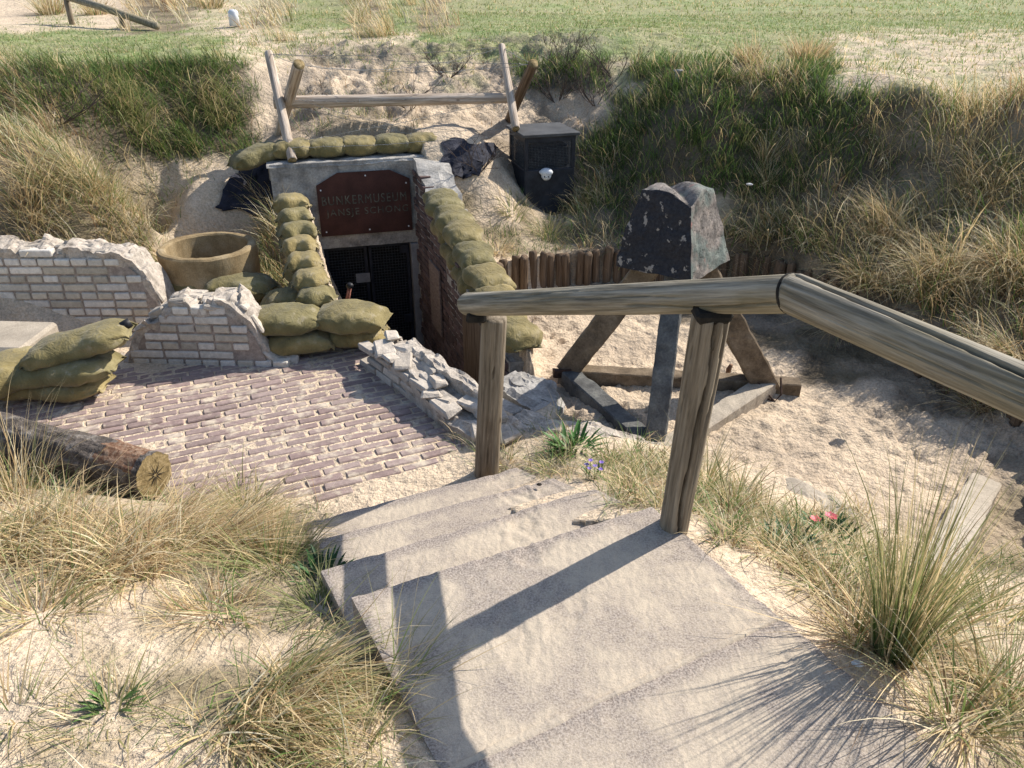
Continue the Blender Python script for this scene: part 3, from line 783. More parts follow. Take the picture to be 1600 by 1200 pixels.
# ------------------------------------------------------------------ bunker
bk = empty('bunker_entrance', fp(0,0,-2.2), 'sunken concrete bunker entrance with sandbags on its roof', 'bunker')
ztop = .165; zdoor = -.60
def fbox(mb, s0, s1, d0, d1, z0, z1, **kw):
    c = fp((s0+s1)/2, (d0+d1)/2, (z0+z1)/2)
    mb.box(c, (s1-s0, abs(d1-d0), z1-z0), (Vector((FE.x, FE.y, 0)), Vector((-FN.x, -FN.y, 0)), Vector((0,0,1))), **kw)
def facegrid(s0, s1, z0, z1, d=0, amp=.008, ztf=None, step=.02):
    ns = max(2, int((s1-s0)/step)); nz_ = max(2, int((z1-z0)/step))
    S, Zz = np.meshgrid(np.linspace(s0, s1, ns+1), np.linspace(z0, z1, nz_+1))
    D = d+amp*fbm(S*8, Zz*8, 1.0, 4)+.006*fbm(S*30, Zz*30, 3.0, 2)
    X = FL.x+FE.x*S+FN.x*D; Y = FL.y+FE.y*S+FN.y*D
    I = np.arange(S.size).reshape(S.shape)
    return np.c_[X.ravel(), Y.ravel(), Zz.ravel()], [np.c_[I[:-1,:-1].ravel(), I[:-1,1:].ravel(), I[1:,1:].ravel(), I[1:,:-1].ravel()]]
V, Fs = facegrid(0, 1.5, zdoor+.004, ztop, .004); npmesh('lintel_face', V, Fs, G['concrete'], bk)
m = MB()
fbox(m, 0, 1.5, -.30, -.006, zdoor+.002, ztop-.004, bev=.02, jit=.004); m.build('lintel', G['concrete'], bk)
m = MB(); fbox(m, -.02, 1.52, -.75, -.302, ztop-.2, ztop-.02); m.build('roof', G['concrete'], bk)
m = MB(); fbox(m, 0, s_l, -.7, 0, -2.3, zdoor-.002, bev=.01); m.build('pier', G['concrete'], bk)
m = MB(); fbox(m, s_r, 1.5, -.7, .0, -2.3, zdoor-.002, bev=.01); m.build('pier', G['concrete'], bk)
m = MB(); fbox(m, s_l, s_r, -.57, -.5, -2.3, zdoor); m.build('inner_wall', G['blackp'], bk)  # black back wall: the shade inside the bunker is put into its colour
m = MB(); fbox(m, s_r-.05, s_r+.03, -.06, .035, -2.3, zdoor-.004, bev=.004); m.build('door_frame', G['plate'], bk)
# bumpy lit top edge
rows = []
S = np.linspace(-.02, 1.5, 90)
for dd_ in np.linspace(.012, -.30, 14):
    Z = ztop+.006+.02*fbm(S*8, S*0+dd_*9, 2, 4)-.03*(dd_ > 0)
    rows.append(np.c_[FL.x+FE.x*S+FN.x*dd_, FL.y+FE.y*S+FN.y*dd_, Z])
V = np.stack(rows); I = np.arange(V.shape[0]*V.shape[1]).reshape(V.shape[:2])
npmesh('weathered_top', V.reshape(-1,3), [np.c_[I[:-1,:-1].ravel(), I[:-1,1:].ravel(), I[1:,1:].ravel(), I[1:,:-1].ravel()]], G['concrete'], bk)
# gate
gt = empty('gate', fp(s_l,-.1,-2.2), 'dark steel mesh double gate closing the bunker doorway, small grey plate on it', 'gate')
gd = -.10; gs0, gs1, gz0, gz1 = s_l+.01, s_r-.055, -2.15, zdoor-.02
for (a, b) in ((gs0, (gs0+gs1)/2-.008), ((gs0+gs1)/2+.008, gs1)):
    m = MB(); w = .028
    fbox(m, a, a+w, gd-.02, gd+.02, gz0, gz1); fbox(m, b-w, b, gd-.02, gd+.02, gz0, gz1)
    fbox(m, a+w, b-w, gd-.019, gd+.019, gz1-w, gz1); fbox(m, a+w, b-w, gd-.019, gd+.019, gz0, gz0+w)
    leaf = m.build('gate_leaf', G['gate'], gt)
    m = MB(); s = a+w+.025
    while s < b-w: fbox(m, s-.0022, s+.0022, gd-.004, gd, gz0+w, gz1-w); s += .027
    z = gz0+w+.02
    while z < gz1-w: fbox(m, a+w, b-w, gd+.001, gd+.005, z-.0022, z+.0022); z += .027
    q = m.build('mesh_infill', G['mesh'], gt)
m = MB(); c = (gs0+gs1)/2; fbox(m, c-.13, c+.0, gd+.02, gd+.027, -.975, -.885, bev=.002); m.build('plate', G['plate'], gt)
m = MB(); fbox(m, gs1-.09, gs1-.01, gd+.02, gd+.03, zdoor-.12, zdoor-.04, bev=.002); m.build('hinge_plate', G['gate'], gt)
m = MB(); fbox(m, gs1-.09, gs1-.01, gd+.02, gd+.03, -1.42, -1.34, bev=.002); m.build('hinge_plate', G['gate'], gt)
# sign
sg = empty('museum_sign', fp(.36,.03,-.48), 'rust brown steel sign with clipped upper corners and cut-out lettering above the gate', 'sign')
sl, sr, sb, st_ = .365, 1.175, -.475, .075
prof = [(sl, sb), (sr, sb), (sr, st_-.085), (sr-.17, st_), (sl+.19, st_), (sl, st_-.10)]
m = MB(); V = [fp(a, .03, b) for a, b in prof]+[fp(a, .022, b) for a, b in prof]
m.add(V, [list(range(6)), list(range(6, 12))[::-1]]+[[i, i+6, (i+1) % 6+6, (i+1) % 6] for i in range(6)])
m.build('sign_plate', G['rust'], sg)
m = MB()
for a, b in ((sl+.035, st_-.14), (sr-.035, st_-.12), (.79, st_-.035), (sl+.045, sb+.04), (.79, sb+.035), (sr-.035, sb+.04)):
    m = MB(); m.tube([fp(a, .03, b), fp(a, .036, b)], .007, 8); m.build('screw', G['white'], sg)
def text(body, s0, s1, z0, z1, parent, name, mat, d=.0325):
    cu = bpy.data.curves.new('t', 'FONT'); cu.body = body; cu.extrude = .0; cu.offset = .0; cu.space_character = 1.22
    to = bpy.data.objects.new('t', cu); COL.objects.link(to)
    bpy.context.view_layer.update()
    dg = bpy.context.evaluated_depsgraph_get(); me = bpy.data.meshes.new_from_object(to.evaluated_get(dg))
    bpy.data.objects.remove(to)
    co = np.array([v.co[:] for v in me.vertices]); mn, mx = co.min(0), co.max(0)
    # stencil look: drop nothing, just flat letters laid 2 mm proud of the plate
    base = wloc(parent)
    for v in me.vertices:
        a = s0+(v.co.x-mn[0])/(mx[0]-mn[0])*(s1-s0); b = z0+(v.co.y-mn[1])/(mx[1]-mn[1])*(z1-z0)
        v.co = fp(a, d, b)-base
    me.materials.clear(); me.materials.append(mat)
    o = bpy.data.objects.new(name, me); COL.objects.link(o); o.parent = parent
    return o
text('BUNKERMUSEUM', sl+.035, sr-.04, -.20, -.122, sg, 'lettering', G['letter'])
text('JANSJE SCHONG', sl+.06, sr-.03, -.315, -.237, sg, 'lettering', G['letter'])
# corridor walls
rw = empty('corridor_wall', (CS.x, CS.y, -2.2), 'dark brick retaining wall right of the sunken corridor, lined with sandbags on top', 'wall')
Lw = (CE-CS).length
def cw(s, o, z): p = CS+CD*s+CN*o; return Vector((p.x, p.y, z))
ctop = pw([(0,.17),(.16,.13),(.30,.06),(.6,-.10),(1.2,-.32),(2.4,-.63),(3,-.68)])
def cbox(mb, s0, s1, o0, o1, z0, z1, **kw):
    mb.box(cw((s0+s1)/2, (o0+o1)/2, (z0+z1)/2), (s1-s0, o1-o0, z1-z0), (Vector((CD.x, CD.y, 0)), Vector((CN.x, CN.y, 0)), Vector((0,0,1))), **kw)
m = MB(); rows_ = 44
for r in range(rows_):
    z = -2.2+.06*(r+.5); hd = r % 2; pitch = .11 if hd else .22; c = -.02+(r % 4 > 1)*.11
    while c < Lw+.05:
        lo, hi = max(c, .0), min(c+pitch-.012, Lw+.05)
        if hi-lo > .03 and ctop((lo+hi)/2) > z+.02:
            t = random.uniform(.55,1.25); g_ = random.random()
            cbox(m, lo, hi, .002-.012-random.uniform(0,.006), .08, z-.024, z+.024, c3=(.13*t+.03*g_,.085*t+.03*g_,.075*t+.03*g_), bev=.004, jit=.002)
        c += pitch
m.build('brick_face', G['darkbrick'], rw, col=True)
sN = 60; S = np.linspace(0, Lw+.05, sN); H = np.array([ctop(a) for a in S])
rows = []
for o_, zf in [(0.0, 0), (.0, .5), (.0, 1), (.07, 1), (.14, 1), (.21, 1), (.28, 1), (.28, .5), (.28, 0)]:
    Z = -2.3+(H+2.3)*zf
    a = .03*fbm(S*8, S*0+o_*9, zf, 4) if zf == 1 else 0
    o2 = o_*(1-.62*ss(1.7, 2.2, S)); rows.append(np.c_[CS.x+CD.x*S+CN.x*(o2+a), CS.y+CD.y*S+CN.y*(o2+a), Z+a])
V = np.stack(rows); I = np.arange(V.shape[0]*sN).reshape(-1, sN)
Fc = [np.c_[I[:-1,:-1].ravel(), I[:-1,1:].ravel(), I[1:,1:].ravel(), I[1:,:-1].ravel()], np.array([[I[0,e],I[2,e],I[6,e],I[8,e]] for e in (0, sN-1)])]
npmesh('mortar_core', V.reshape(-1,3), Fc, G['concrete'], rw, smooth=False)
m = MB(); cbox(m, .55, .88, -.035, -.018, -1.15, -.56, bev=.002); o = m.build('notice_board', G['poster'], None, loc=tuple(cw(.7,-.03,-1.15))); tag(o, 'faded reddish notice board fixed to the dark corridor wall', 'board')
# wooden shoring boards on the near end of the right wall
m = MB()
for i in range(5):
    s0 = 1.62+i*.155; zt_ = ctop(s0+.07)-.02-random.uniform(0,.05)
    cbox(m, s0, s0+.14, -.05, -.02, -2.2, zt_, bev=.004, jit=.004)
m.build('shoring_board', G['stake'], rw)
def deepwall(a, b, label, zt0, zt1, th=.10, mat='concrete'):
    a = Vector((*a, 0)); b = Vector((*b, 0)); d = b-a; L = d.length; d.normalize(); n = Vector((d.y, -d.x, 0))
    m = MB(); k = max(1, int(L/.25))
    for i in range(k):
        t = (i+.5)/k; zt = zt0+(zt1-zt0)*t; p = a+d*(L*t)+n*(th/2)
        m.box((p.x, p.y, (zt-2.3)/2), (L/k-.002, th, zt+2.3), (d, n, Vector((0,0,1))), bev=.006)
    o = m.build('retaining_wall', G[mat], loc=(a.x, a.y, -2.3)); tag(o, label, 'wall'); o['group'] = 'concrete sides of the sunken corridor'
C_ = CORR
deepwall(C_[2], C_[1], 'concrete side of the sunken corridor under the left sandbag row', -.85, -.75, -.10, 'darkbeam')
deepwall(C_[3], C_[2], 'concrete side of the sunken corridor under the front sandbags', -.62, -.5, -.12)
deepwall(C_[4], C_[3], 'concrete side of the sunken corridor under the broken masonry wall', -.58, -.6, -.12)
deepwall(C_[5], C_[4], 'concrete end of the sunken corridor beside the kerb', -.64, -.62, -.12)
deepwall(C_[6], C_[5], 'concrete side of the sunken corridor by the broken block', -.95, -.95, -.12)
deepwall(C_[7], C_[6], 'concrete side of the sunken corridor below the last sandbag', -.95, -.95, -.12)
# palisade
pts = [Vector((p[0], p[1])) for p in PALI]; i = 0
stakes = []
for a, b in zip(pts[:-1], pts[1:]):
    L = (b-a).length; k = max(1, round(L/.078))
    for j in range(k): stakes.append(a+(b-a)*(j/k))
proto = None
def stake_mesh(nm):
    m = MB(); r = .037; h = .62; P = []
    n = 7; prof = [(0,r),(h*.3,r*random.uniform(.95,1.05)),(h*.6,r),(h*.85,r*random.uniform(.93,1.04)),(h-.012,r*.97),(h,r*.8)]
    jx, jy = random.uniform(-.006,.006), random.uniform(-.006,.006)
    m.tube([(jx*t, jy*t, z) for t, (z, _) in enumerate(prof)], [q for _, q in prof], 10)
    return m
protos = []
for i in range(5):
    o = stake_mesh(0).build('palisade_stake', G['stake'], smooth=True); protos.append(o)
used = [False]*5
for i, p in enumerate(stakes):
    k = random.randrange(5) if i >= 5 else i
    o = protos[k] if not used[k] else protos[k].copy()
    if used[k]: COL.objects.link(o)
    used[k] = True
    o.location = (p.x+random.uniform(-.006,.006), p.y+random.uniform(-.006,.006), -1.03+random.uniform(-.025,.03)); o.rotation_euler = (random.uniform(-.04,.04), random.uniform(-.04,.04), random.uniform(0,6))
    s_ = random.uniform(.93,1.06); o.scale = (s_, s_, 1)
    lab = 'round brown stake in the low palisade at the back of the sand pit' if i < len(stakes)*.42 else ('round brown stake in the palisade under the curving right side of the pit' if p.y > 3.7 else 'round brown stake in the palisade end near the right edge, by the pale beam')
    tag(o, lab, 'stake', group='palisade stakes edging the sand pit')
# ------------------------------------------------------------------ sandbags
def bag(c, yaw, L, W, H, label, group, roll=0, pitch=0, sag=.0, ear=1, seed=0):
    nu, nk = 40, 36
    u = np.linspace(-1, 1, nu+1); th = np.linspace(0, 2*np.pi, nk, endpoint=False)
    U, TH_ = np.meshgrid(u, th, indexing='ij')
    au = np.abs(U); H = H*.92
    w = W/2*(1-au**5*.30)*(1-.10*np.cos(U*5+seed)); h = H/2*np.maximum(1-au**3.6, 0)**.55+.006
    ex = 2/2.5
    cy = np.sign(np.cos(TH_))*np.abs(np.cos(TH_))**ex; cz = np.sign(np.sin(TH_))*np.abs(np.sin(TH_))**ex
    Y = w*cy; Z = h*cz
    X = L/2*(np.sign(U)*np.abs(U)**.93)*(1+.03*np.cos(TH_*3+seed))
    # flattened underside
    Z = np.where(Z < 0, Z*.80, Z)
    # gathered folds near the tied ends, a side seam, lumps of sand
    e = ss(.5, 1.0, au)
    r = 1+e*.07*np.sin(TH_*7+seed*3+U*4)+e*.05*np.sin(TH_*13+seed)
    r = r+.11*fbm(X*6+seed*5, Y*6, Z*6+seed, 3)-.035*np.abs(fbm(X*5+seed, Y*16, Z*16+seed, 3))*2
    r = r+.05*ss(.16, .0, np.abs(np.mod(TH_+.35, 2*np.pi)-.35-.1))*(1-e)
    Y = Y*r; Z = Z*r*(1)+.0
    Z = Z+.012*fbm(X*16+seed, Y*16, seed, 3)+sag*(X/L*2)**2*-.1
    # frilly hem past each end
    rows = []
    for sgn in (-1, 1):
        base = 0 if sgn < 0 else nu
        bx, by, bz = X[base], Y[base], Z[base]
        rows.append((bx+sgn*(.012+.008*np.sin(th*5+seed))*ear, by*(1.04+.04*np.sin(th*9)), bz*.5-.008-.01*np.cos(th*2)))
    X = np.vstack([rows[0][0][None], X, rows[1][0][None]]); Y = np.vstack([rows[0][1][None], Y, rows[1][1][None]]); Z = np.vstack([rows[0][2][None], Z, rows[1][2][None]])
    P = np.stack([X, Y, Z], -1).reshape(-1, 3)
    M = Matrix.Rotation(yaw, 3, 'Z')@Matrix.Rotation(pitch, 3, 'Y')@Matrix.Rotation(roll, 3, 'X')
    P = P@np.array(M).T+np.array(c)
    n1 = X.shape[0]; I = np.arange(n1*nk).reshape(n1, nk); J = np.roll(I, -1, 1)
    Fs = [np.c_[I[:-1].ravel(), I[1:].ravel(), J[1:].ravel(), J[:-1].ravel()]]
    k = len(P); P = np.r_[P, [P[I[0]].mean(0)], [P[I[-1]].mean(0)]]
    Fs.append(np.r_[np.c_[np.full(nk, k), I[0], J[0]], np.c_[np.full(nk, k+1), J[-1], I[-1]]])
    o = npmesh('sandbag', P, Fs, G['bag'], loc=tuple(c)); tag(o, label, 'sandbag', group)
    return o
FY = R(15); CY = math.atan2(CD.y, CD.x)
# on the bunker roof
def rb_(s, d, z): p = fp(s, d, z); return (p.x, p.y, p.z)
g_ = 'sandbags along the bunker roof'
lab = ['sagging sandbag drooping over the left end of the bunker roof, beside the black sheet','sandbag on the bunker roof just behind the foot of the leaning log','third sandbag from the left on the bunker roof','middle sandbag of the row on the bunker roof','second sandbag from the right end on the bunker roof','rightmost sandbag on the bunker roof, its end bulging over the corner']
for i, s in enumerate((-.10, .21, .50, .78, 1.06, 1.33)):
    bag(rb_(s, -.22, ztop+.075+(0 if i else -.04)), FY+random.uniform(-.06,.06)+(.35 if i == 0 else 0), .34 if i else .44, .30, .18, lab[i], g_, seed=i, pitch=(-.22 if i == 0 else random.uniform(-.05,.05)))
# left row going down the corridor edge
g_ = 'sandbags in the row left of the corridor'
lp = [(457,318,.06),(462,338,-.01),(467,360,-.07),(470,383,-.13),(477,408,-.19),(487,435,-.25),(496,462,-.32)]
od = ['top','second','third','fourth','fifth','sixth','lowest']
for i, (u, v, z) in enumerate(lp):
    p = un(u, v, z-.02); bag((p.x-.01, p.y, p.z-.02), FY+random.uniform(-.12,.12), random.uniform(.235,.265), .38, .19, od[i]+' sandbag in the stepped row left of the sunken corridor, counted from the bunker', g_, seed=10+i, roll=-.25)
for i in (0, 1, 3, 4, 6):
    u, v, z = lp[i]; p = un(u, v, z-.02); bag((p.x+.0, p.y-.03, p.z-.19), FY+random.uniform(-.10,.10), .25, .38, .20, 'shaded lower sandbag under the '+od[i]+' one of the stepped row left of the corridor', g_, seed=70+i, roll=-.1)
# right row, upper layer
g_ = 'sandbags on the right corridor wall'
rp = [(.74,.10,-.10),(1.0,.10,-.16),(1.24,.11,-.21),(1.52,.12,-.30),(1.80,.13,-.38),(2.08,.13,-.45),(2.38,.12,-.53)]
rl = ['upper sandbag nearest the bunker on the right corridor wall','second upper sandbag from the bunker on the right corridor wall','plump sandbag with a gathered front end on the right corridor wall','large sandbag with a frayed hem beside the palisade start','dusty sandbag on the right wall half behind the rail end','sandbag on the right wall directly behind the rail end and post','lowest sandbag at the near end of the right wall, its end facing the sand pit']
for i, (s, o_, z) in enumerate(rp):
    p = cw(s, o_-.035, z+.05); bag(p, CY+random.uniform(-.12,.12), .38, .29, .18, rl[i], g_, seed=20+i, pitch=.17)
for i, s in enumerate((.84,1.14,1.46,1.78)):
    p = cw(s, .05, ctop(s)-.05); bag(p, CY, .36, .20, .15, ['under-layer sandbag high on the right corridor wall near the sign','under-layer sandbag above the faded notice board','under-layer sandbag right of the notice board','lowest under-layer sandbag above the shoring boards'][i], g_, seed=30+i, pitch=.2, roll=.15)
# front group
g_ = 'sandbags piled at the near left corner of the corridor'
p = un(443,500,-.38); bag(p, R(8), .48, .34, .18, 'big sandbag with pale dusty top, right of the short brick wall', g_, seed=40)
p = un(549,496,-.38); bag(p, R(-6), .46, .34, .18, 'big sandbag with a folded seam beside the broken masonry wall', g_, seed=41, roll=.05)
p = un(468,530,-.52); bag(p, R(2), .46, .34, .16, 'shaded sandbag underneath the dusty one right of the brick stub', g_, seed=42)
p = un(556,522,-.52); bag(p, R(0), .38, .32, .16, 'shaded sandbag at the bottom of the pile touching the broken masonry wall', g_, seed=43)
p = un(400,462,-.52); bag(p, R(20), .42, .34, .18, 'small sandbag peeping out where two rows meet below the concrete ring', g_, seed=44)
p = un(460,470,-.42); bag(p, R(30), .40, .30, .18, 'sandbag wedged behind the front pair, below the left row', g_, seed=49)
# group by the ring
g_ = 'sandbags lying in front of the concrete ring'
p = un(375,448,-.40); bag(p, R(-8), .46, .34, .18, 'flat light topped sandbag in front of the concrete ring', g_, seed=45)
p = un(303,446,-.42); bag(p, R(-10), .32, .30, .16, 'small sandbag between the two brick walls below the ring', g_, seed=46)
p = un(375,470,-.54); bag(p, R(-4), .46, .34, .17, 'shadowed sandbag under the flat one by the concrete ring', g_, seed=47)
# left pile
g_ = 'sandbags piled left of the short brick wall'
p = un(122,539,-.30); bag(p, R(12), .60, .32, .17, 'long tilted top sandbag of the left pile, seam running along it', g_, seed=50, pitch=-.22)
p = un(96,577,-.43); bag(p, R(6), .62, .34, .16, 'middle sandbag of the left pile', g_, seed=51, pitch=-.08)
p = un(88,600,-.53); bag(p, R(4), .56, .34, .14, 'bottom sandbag of the left pile, lying on sand', g_, seed=52)
p = un(12,585,-.45); bag(p, R(60), .50, .34, .22, 'sandbag cut by the left edge of the picture', g_, seed=53)
p = Vector((-.13, 4.55, -.90)); bag(p, CY+R(90), .34, .26, .2, 'lone sandbag lying down in the dark corridor', 'sandbag down in the corridor', seed=60)
# ------------------------------------------------------------------ wooden things helpers
def logmesh(name, p0, p1, r0, r1, mat, parent=None, seg=40, rings=26, groove=None, bend=.0, wob=.02, capmat=None, flat=None, endround=.012):
    p0, p1 = Vector(p0), Vector(p1); d = p1-p0; L = d.length; d.normalize()
    q = d.to_track_quat('Z', 'Y')
    t = np.linspace(0, 1, rings); an = np.linspace(0, 2*np.pi, seg, endpoint=False)
    T_, A = np.meshgrid(t, an, indexing='ij')
    r = r0+(r1-r0)*T_
    r = r*(1+wob*fbm(np.cos(A)*1.5+p0.x*3, np.sin(A)*1.5, T_*L*3, 3)+wob*.6*fbm(np.cos(A)*6, np.sin(A)*6, T_*L*2+p0.y, 2))
    if groove:
        for (ga, gw, gd_, t0, t1) in groove:
            g0 = (ga(T_) if callable(ga) else ga)+.10*np.sin(T_*9)+.06*np.sin(T_*23+1)
            dd = np.abs(np.mod(A-g0+np.pi, 2*np.pi)-np.pi)
            r = r-gd_*ss(gw, gw*.25, dd)*ss(t0-.02, t0+.03, T_)*ss(t1+.02, t1-.03, T_)
    Z = T_*L; 
    X = r*np.cos(A)+bend*np.sin(T_*np.pi); Y = r*np.sin(A)
    # round the ends
    Xs = np.vstack([X[:1]*.93, X, X[-1:]*.93]); Ys = np.vstack([Y[:1]*.93, Y, Y[-1:]*.93]); Zs = np.vstack([Z[:1]-endround, Z, Z[-1:]+endround])
    P = np.stack([Xs, Ys, Zs], -1).reshape(-1, 3); n1 = Xs.shape[0]
    I = np.arange(n1*seg).reshape(n1, seg); J = np.roll(I, -1, 1)
    Fs = [np.c_[I[:-1].ravel(), J[:-1].ravel(), J[1:].ravel(), I[1:].ravel()]]
    k = len(P); P = np.r_[P, [[0,0,-endround]], [[0,0,L+endround]]]
    Fs.append(np.r_[np.c_[np.full(seg, k), J[0], I[0]], np.c_[np.full(seg, k+1), I[-1], J[-1]]])
    o = npmesh(name, P, Fs, mat)
    if capmat:
        o.data.materials.append(capmat)
        mi = np.zeros(len(o.data.polygons), np.int32); mi[-2*seg:] = 1; o.data.polygons.foreach_set('material_index', mi)
    if parent:
        o.parent = parent; o.location = p0-wloc(parent)
    else: o.location = p0
    o.rotation_mode = 'QUATERNION'; o.rotation_quaternion = q
    return o
def cam_ang(p0, p1, deg):
    # angle round a log of a point seen deg above the middle of its side that faces the path (path side = camera side)
    p0, p1 = Vector(p0), Vector(p1); d = (p1-p0).normalized(); q = d.to_track_quat('Z', 'Y'); m_ = (p0+p1)/2
    c = Vector((0,0,CZ))-m_; c = (c-d*c.dot(d)).normalized(); u_ = Vector((0,0,1)); u_ = u_-d*u_.dot(d)-c*(u_-d*u_.dot(d)).dot(c); u_.normalize()
    w = c*math.cos(R(deg))+u_*math.sin(R(deg)); x_ = q@Vector((1,0,0)); y_ = q@Vector((0,1,0))
    return math.atan2(w.dot(y_), w.dot(x_))
# ------------------------------------------------------------------ handrail (three bays of round timber)
J_ = Vector((.705,1.845,.925)); A_ = Vector((-.195,3.22,.335)); E_ = J_+Vector((.30,-.545,.0)).normalized()*2.6
hr = empty('handrail', (.2,2.6,-.4), 'weathered round timber handrail running down beside the steps, on thick posts', 'handrail')
logmesh('rail', A_, J_, .050, .050, G['rail'], hr, groove=[(cam_ang(A_, J_, -28),.07,.022,.66,.99),(cam_ang(A_, J_, 35),.05,.008,.15,.5),(cam_ang(A_, J_, 5),.04,.006,.3,.8)], rings=90, seg=96, wob=.045)
ax2 = (E_-J_).normalized()
g_hi = cam_ang(J_, J_+ax2*1.3, 62); g_lo = cam_ang(J_, J_+ax2*1.3, 14)
if g_lo-g_hi > math.pi: g_lo -= 2*math.pi
if g_hi-g_lo > math.pi: g_lo += 2*math.pi
logmesh('rail', J_-ax2*.0, E_, .052, .053, G['rail'], hr, groove=[(lambda T_: g_hi+(g_lo-g_hi)*np.clip(T_/.45,0,1), .13,.045,-.1,1.1),(cam_ang(J_, J_+ax2*1.3, -20),.04,.007,.05,.35),(cam_ang(J_, J_+ax2*1.3, 0),.04,.006,.2,.5)], rings=130, seg=110, wob=.04)
m = MB(); dj = (J_-A_).normalized(); m.tube([J_-dj*.012, J_-dj*.004], [.0525,.0528], 28); m.build('joint_ring', G['crack'], hr, smooth=True)
pb1 = un(757,712,-.50); pt1 = uny(772,494,3.17)
logmesh('post', (pb1.x, pb1.y, -.75), (pt1.x, pt1.y, pt1.z-.01), .061, .056, G['post'], hr, groove=[(R(250),.05,.012,.1,.9),(R(20),.05,.01,.3,.7)], wob=.03)
tp = J_.lerp(A_, .145); 
logmesh('post', (un(1048,826,-.02).x, un(1048,826,-.02).y+.02, -.35), (tp.x-.012, tp.y+.01, tp.z-.068), .046, .054, G['post'], hr, groove=[(R(250),.10,.045,.02,1.1),(R(285),.07,.02,.5,1.1),(R(180),.05,.014,.4,1.1),(R(330),.06,.02,.0,.8)], rings=60, seg=64, wob=.045)
m = MB(); m.box(tp+Vector((-.012,0,-.055)), (.10,.085,.035), bev=.01, jit=.004); m.build('saddle_joint', G['crack'], hr)
m = MB(); q = A_.lerp(J_, .045); m.box(q+Vector((0,0,-.055)), (.085,.08,.04), bev=.01, jit=.004); m.build('saddle_joint', G['crack'], hr)
pj = J_+ax2*1.02; pf_ = Vector((pj.x+.06, pj.y-.02, -.25))
logmesh('post', (1.40, 1.08, -.3), (J_+ax2*.98)+Vector((0,0,-.05)), .058, .058, G['post'], hr)
# ------------------------------------------------------------------ log frame with wire
kf = empty('barbed_wire_frame', fp(.2,-.5,.2), 'knife-rest barrier of peeled logs with crossed legs and barbed wire above the bunker', 'barrier')
Ll = uny(430,160,7.36); Lr = uny(800,153,7.72)
logmesh('crossbar', Ll, Lr, .056, .045, G['frame'], kf, wob=.10, rings=50, bend=.01, capmat=G['endgrain'])
la0 = uny(457,250,6.80); la1 = uny(420,84,7.70); la0.z = ztop+.03
logmesh('leg', la0, la1, .040, .037, G['frame'], kf, wob=.10, capmat=G['endgrain'])
lb0 = uny(436,212,7.75); lb1 = uny(467,102,7.02)
logmesh('leg', lb0, lb1, .046, .052, G['frame'], kf, wob=.08, capmat=G['endgrain'])
ra0 = uny(806,200,7.30); ra1 = uny(784,73,8.05)
logmesh('leg', ra0, ra1, .038, .034, G['frame'], kf, wob=.10, capmat=G['endgrain'])
rb0 = uny(795,188,8.15); rb1 = uny(833,100,7.45)
logmesh('leg', rb0, rb1, .044, .046, G['stake'], kf, wob=.08, capmat=G['endgrain'])
def strand(a, b, sag=.05, n=22, r=.0022, wav=.006):
    P = []
    for i in range(n+1):
        t = i/n; p = Vector(a).lerp(Vector(b), t); p.z -= sag*4*t*(1-t)
        p += Vector((random.uniform(-1,1), random.uniform(-1,1), random.uniform(-1,1)))*wav
        P.append(p)
    m = MB(); m.tube(P, r, 5)
    for i in range(1, n, 2):
        p = P[i]
        for k in range(2):
            v = Vector((random.uniform(-1,1), random.uniform(-1,1), random.uniform(-1,1))).normalized()*.016
            m.tube([p-v, p+v], .0016, 4)
    o = m.build('barbed_wire', G['wire'], kf); return o
strand(la1, ra1, .04); strand(lb1, rb1, .06); strand(lb1, ra1, .10); strand(la1, rb1, .02)
strand(la0.lerp(la1,.55), rb0.lerp(rb1,.6), .05); strand(lb0.lerp(lb1,.6), ra0, .12)
strand(la0+Vector((0,0,.10)), ra0+Vector((0,0,-.05)), .02); strand(Ll, la0.lerp(Vector((ra0.x,ra0.y,.2)),.8), .0); strand(la0.lerp(la1,.15), Lr, .02); strand(ra1, rb1, .01, 8); strand(la1, lb1, .0, 6)
# ------------------------------------------------------------------ black cabinet
bx = empty('meter_cabinet', (.28,7.45,-.45), 'black painted wooden cabinet with mesh windows and slanting lid, white lamp on its front', 'cabinet')
zb_, zt_ = -.52, .335
# footprint from the picture: front left, front right corners of the lid
fl = uny(826,206,7.26); fr = uny(897,203,7.30)
c0 = Vector((.155,7.27)); yawb = R(3)
ux = Vector((math.cos(yawb), math.sin(yawb), 0)); uy = Vector((-.42, .90, 0)).normalized()  # skewed as seen
uy = Vector((-math.sin(R(17)), math.cos(R(17)), 0)); ux = Vector((math.cos(R(17)), math.sin(R(17)), 0))
W_, D_ = .48, .48
o0 = Vector((.115,7.15,0))    # front left bottom corner
def bb(mb, x0, x1, y0, y1, z0, z1, taper=0, **kw):
    c = o0+ux*((x0+x1)/2)+uy*((y0+y1)/2)+Vector((0,0,(z0+z1)/2)); mb.box(c, (x1-x0, y1-y0, z1-z0), (ux, uy, Vector((0,0,1))), **kw)
zc = .02
m = MB(); bb(m, 0, W_, 0, D_, zb_, zc, bev=.006); m.build('lower_panel', G['boxpaint'], bx)
m = MB(); k = .035
for (x, y) in ((0,0),(W_-k,0),(0,D_-k),(W_-k,D_-k)): bb(m, x, x+k, y, y+k, zc+.001, zt_-.03)
for (x0,x1,y0,y1) in ((k,W_-k,0,k*.8),(k,W_-k,D_-k,D_),(0,k*.8,k,D_-k),(W_-k*.8,W_,k,D_-k)): bb(m, x0+.001,x1-.001,y0+.001,y1-.001, zt_-.075, zt_-.031)
m.build('upper_frame', G['boxpaint'], bx)
m = MB(); bb(m, k, W_-k, .05, D_-.05, zc+.002, zt_-.12, bev=.02); m.build('inner_box', G['blackp'], bx)
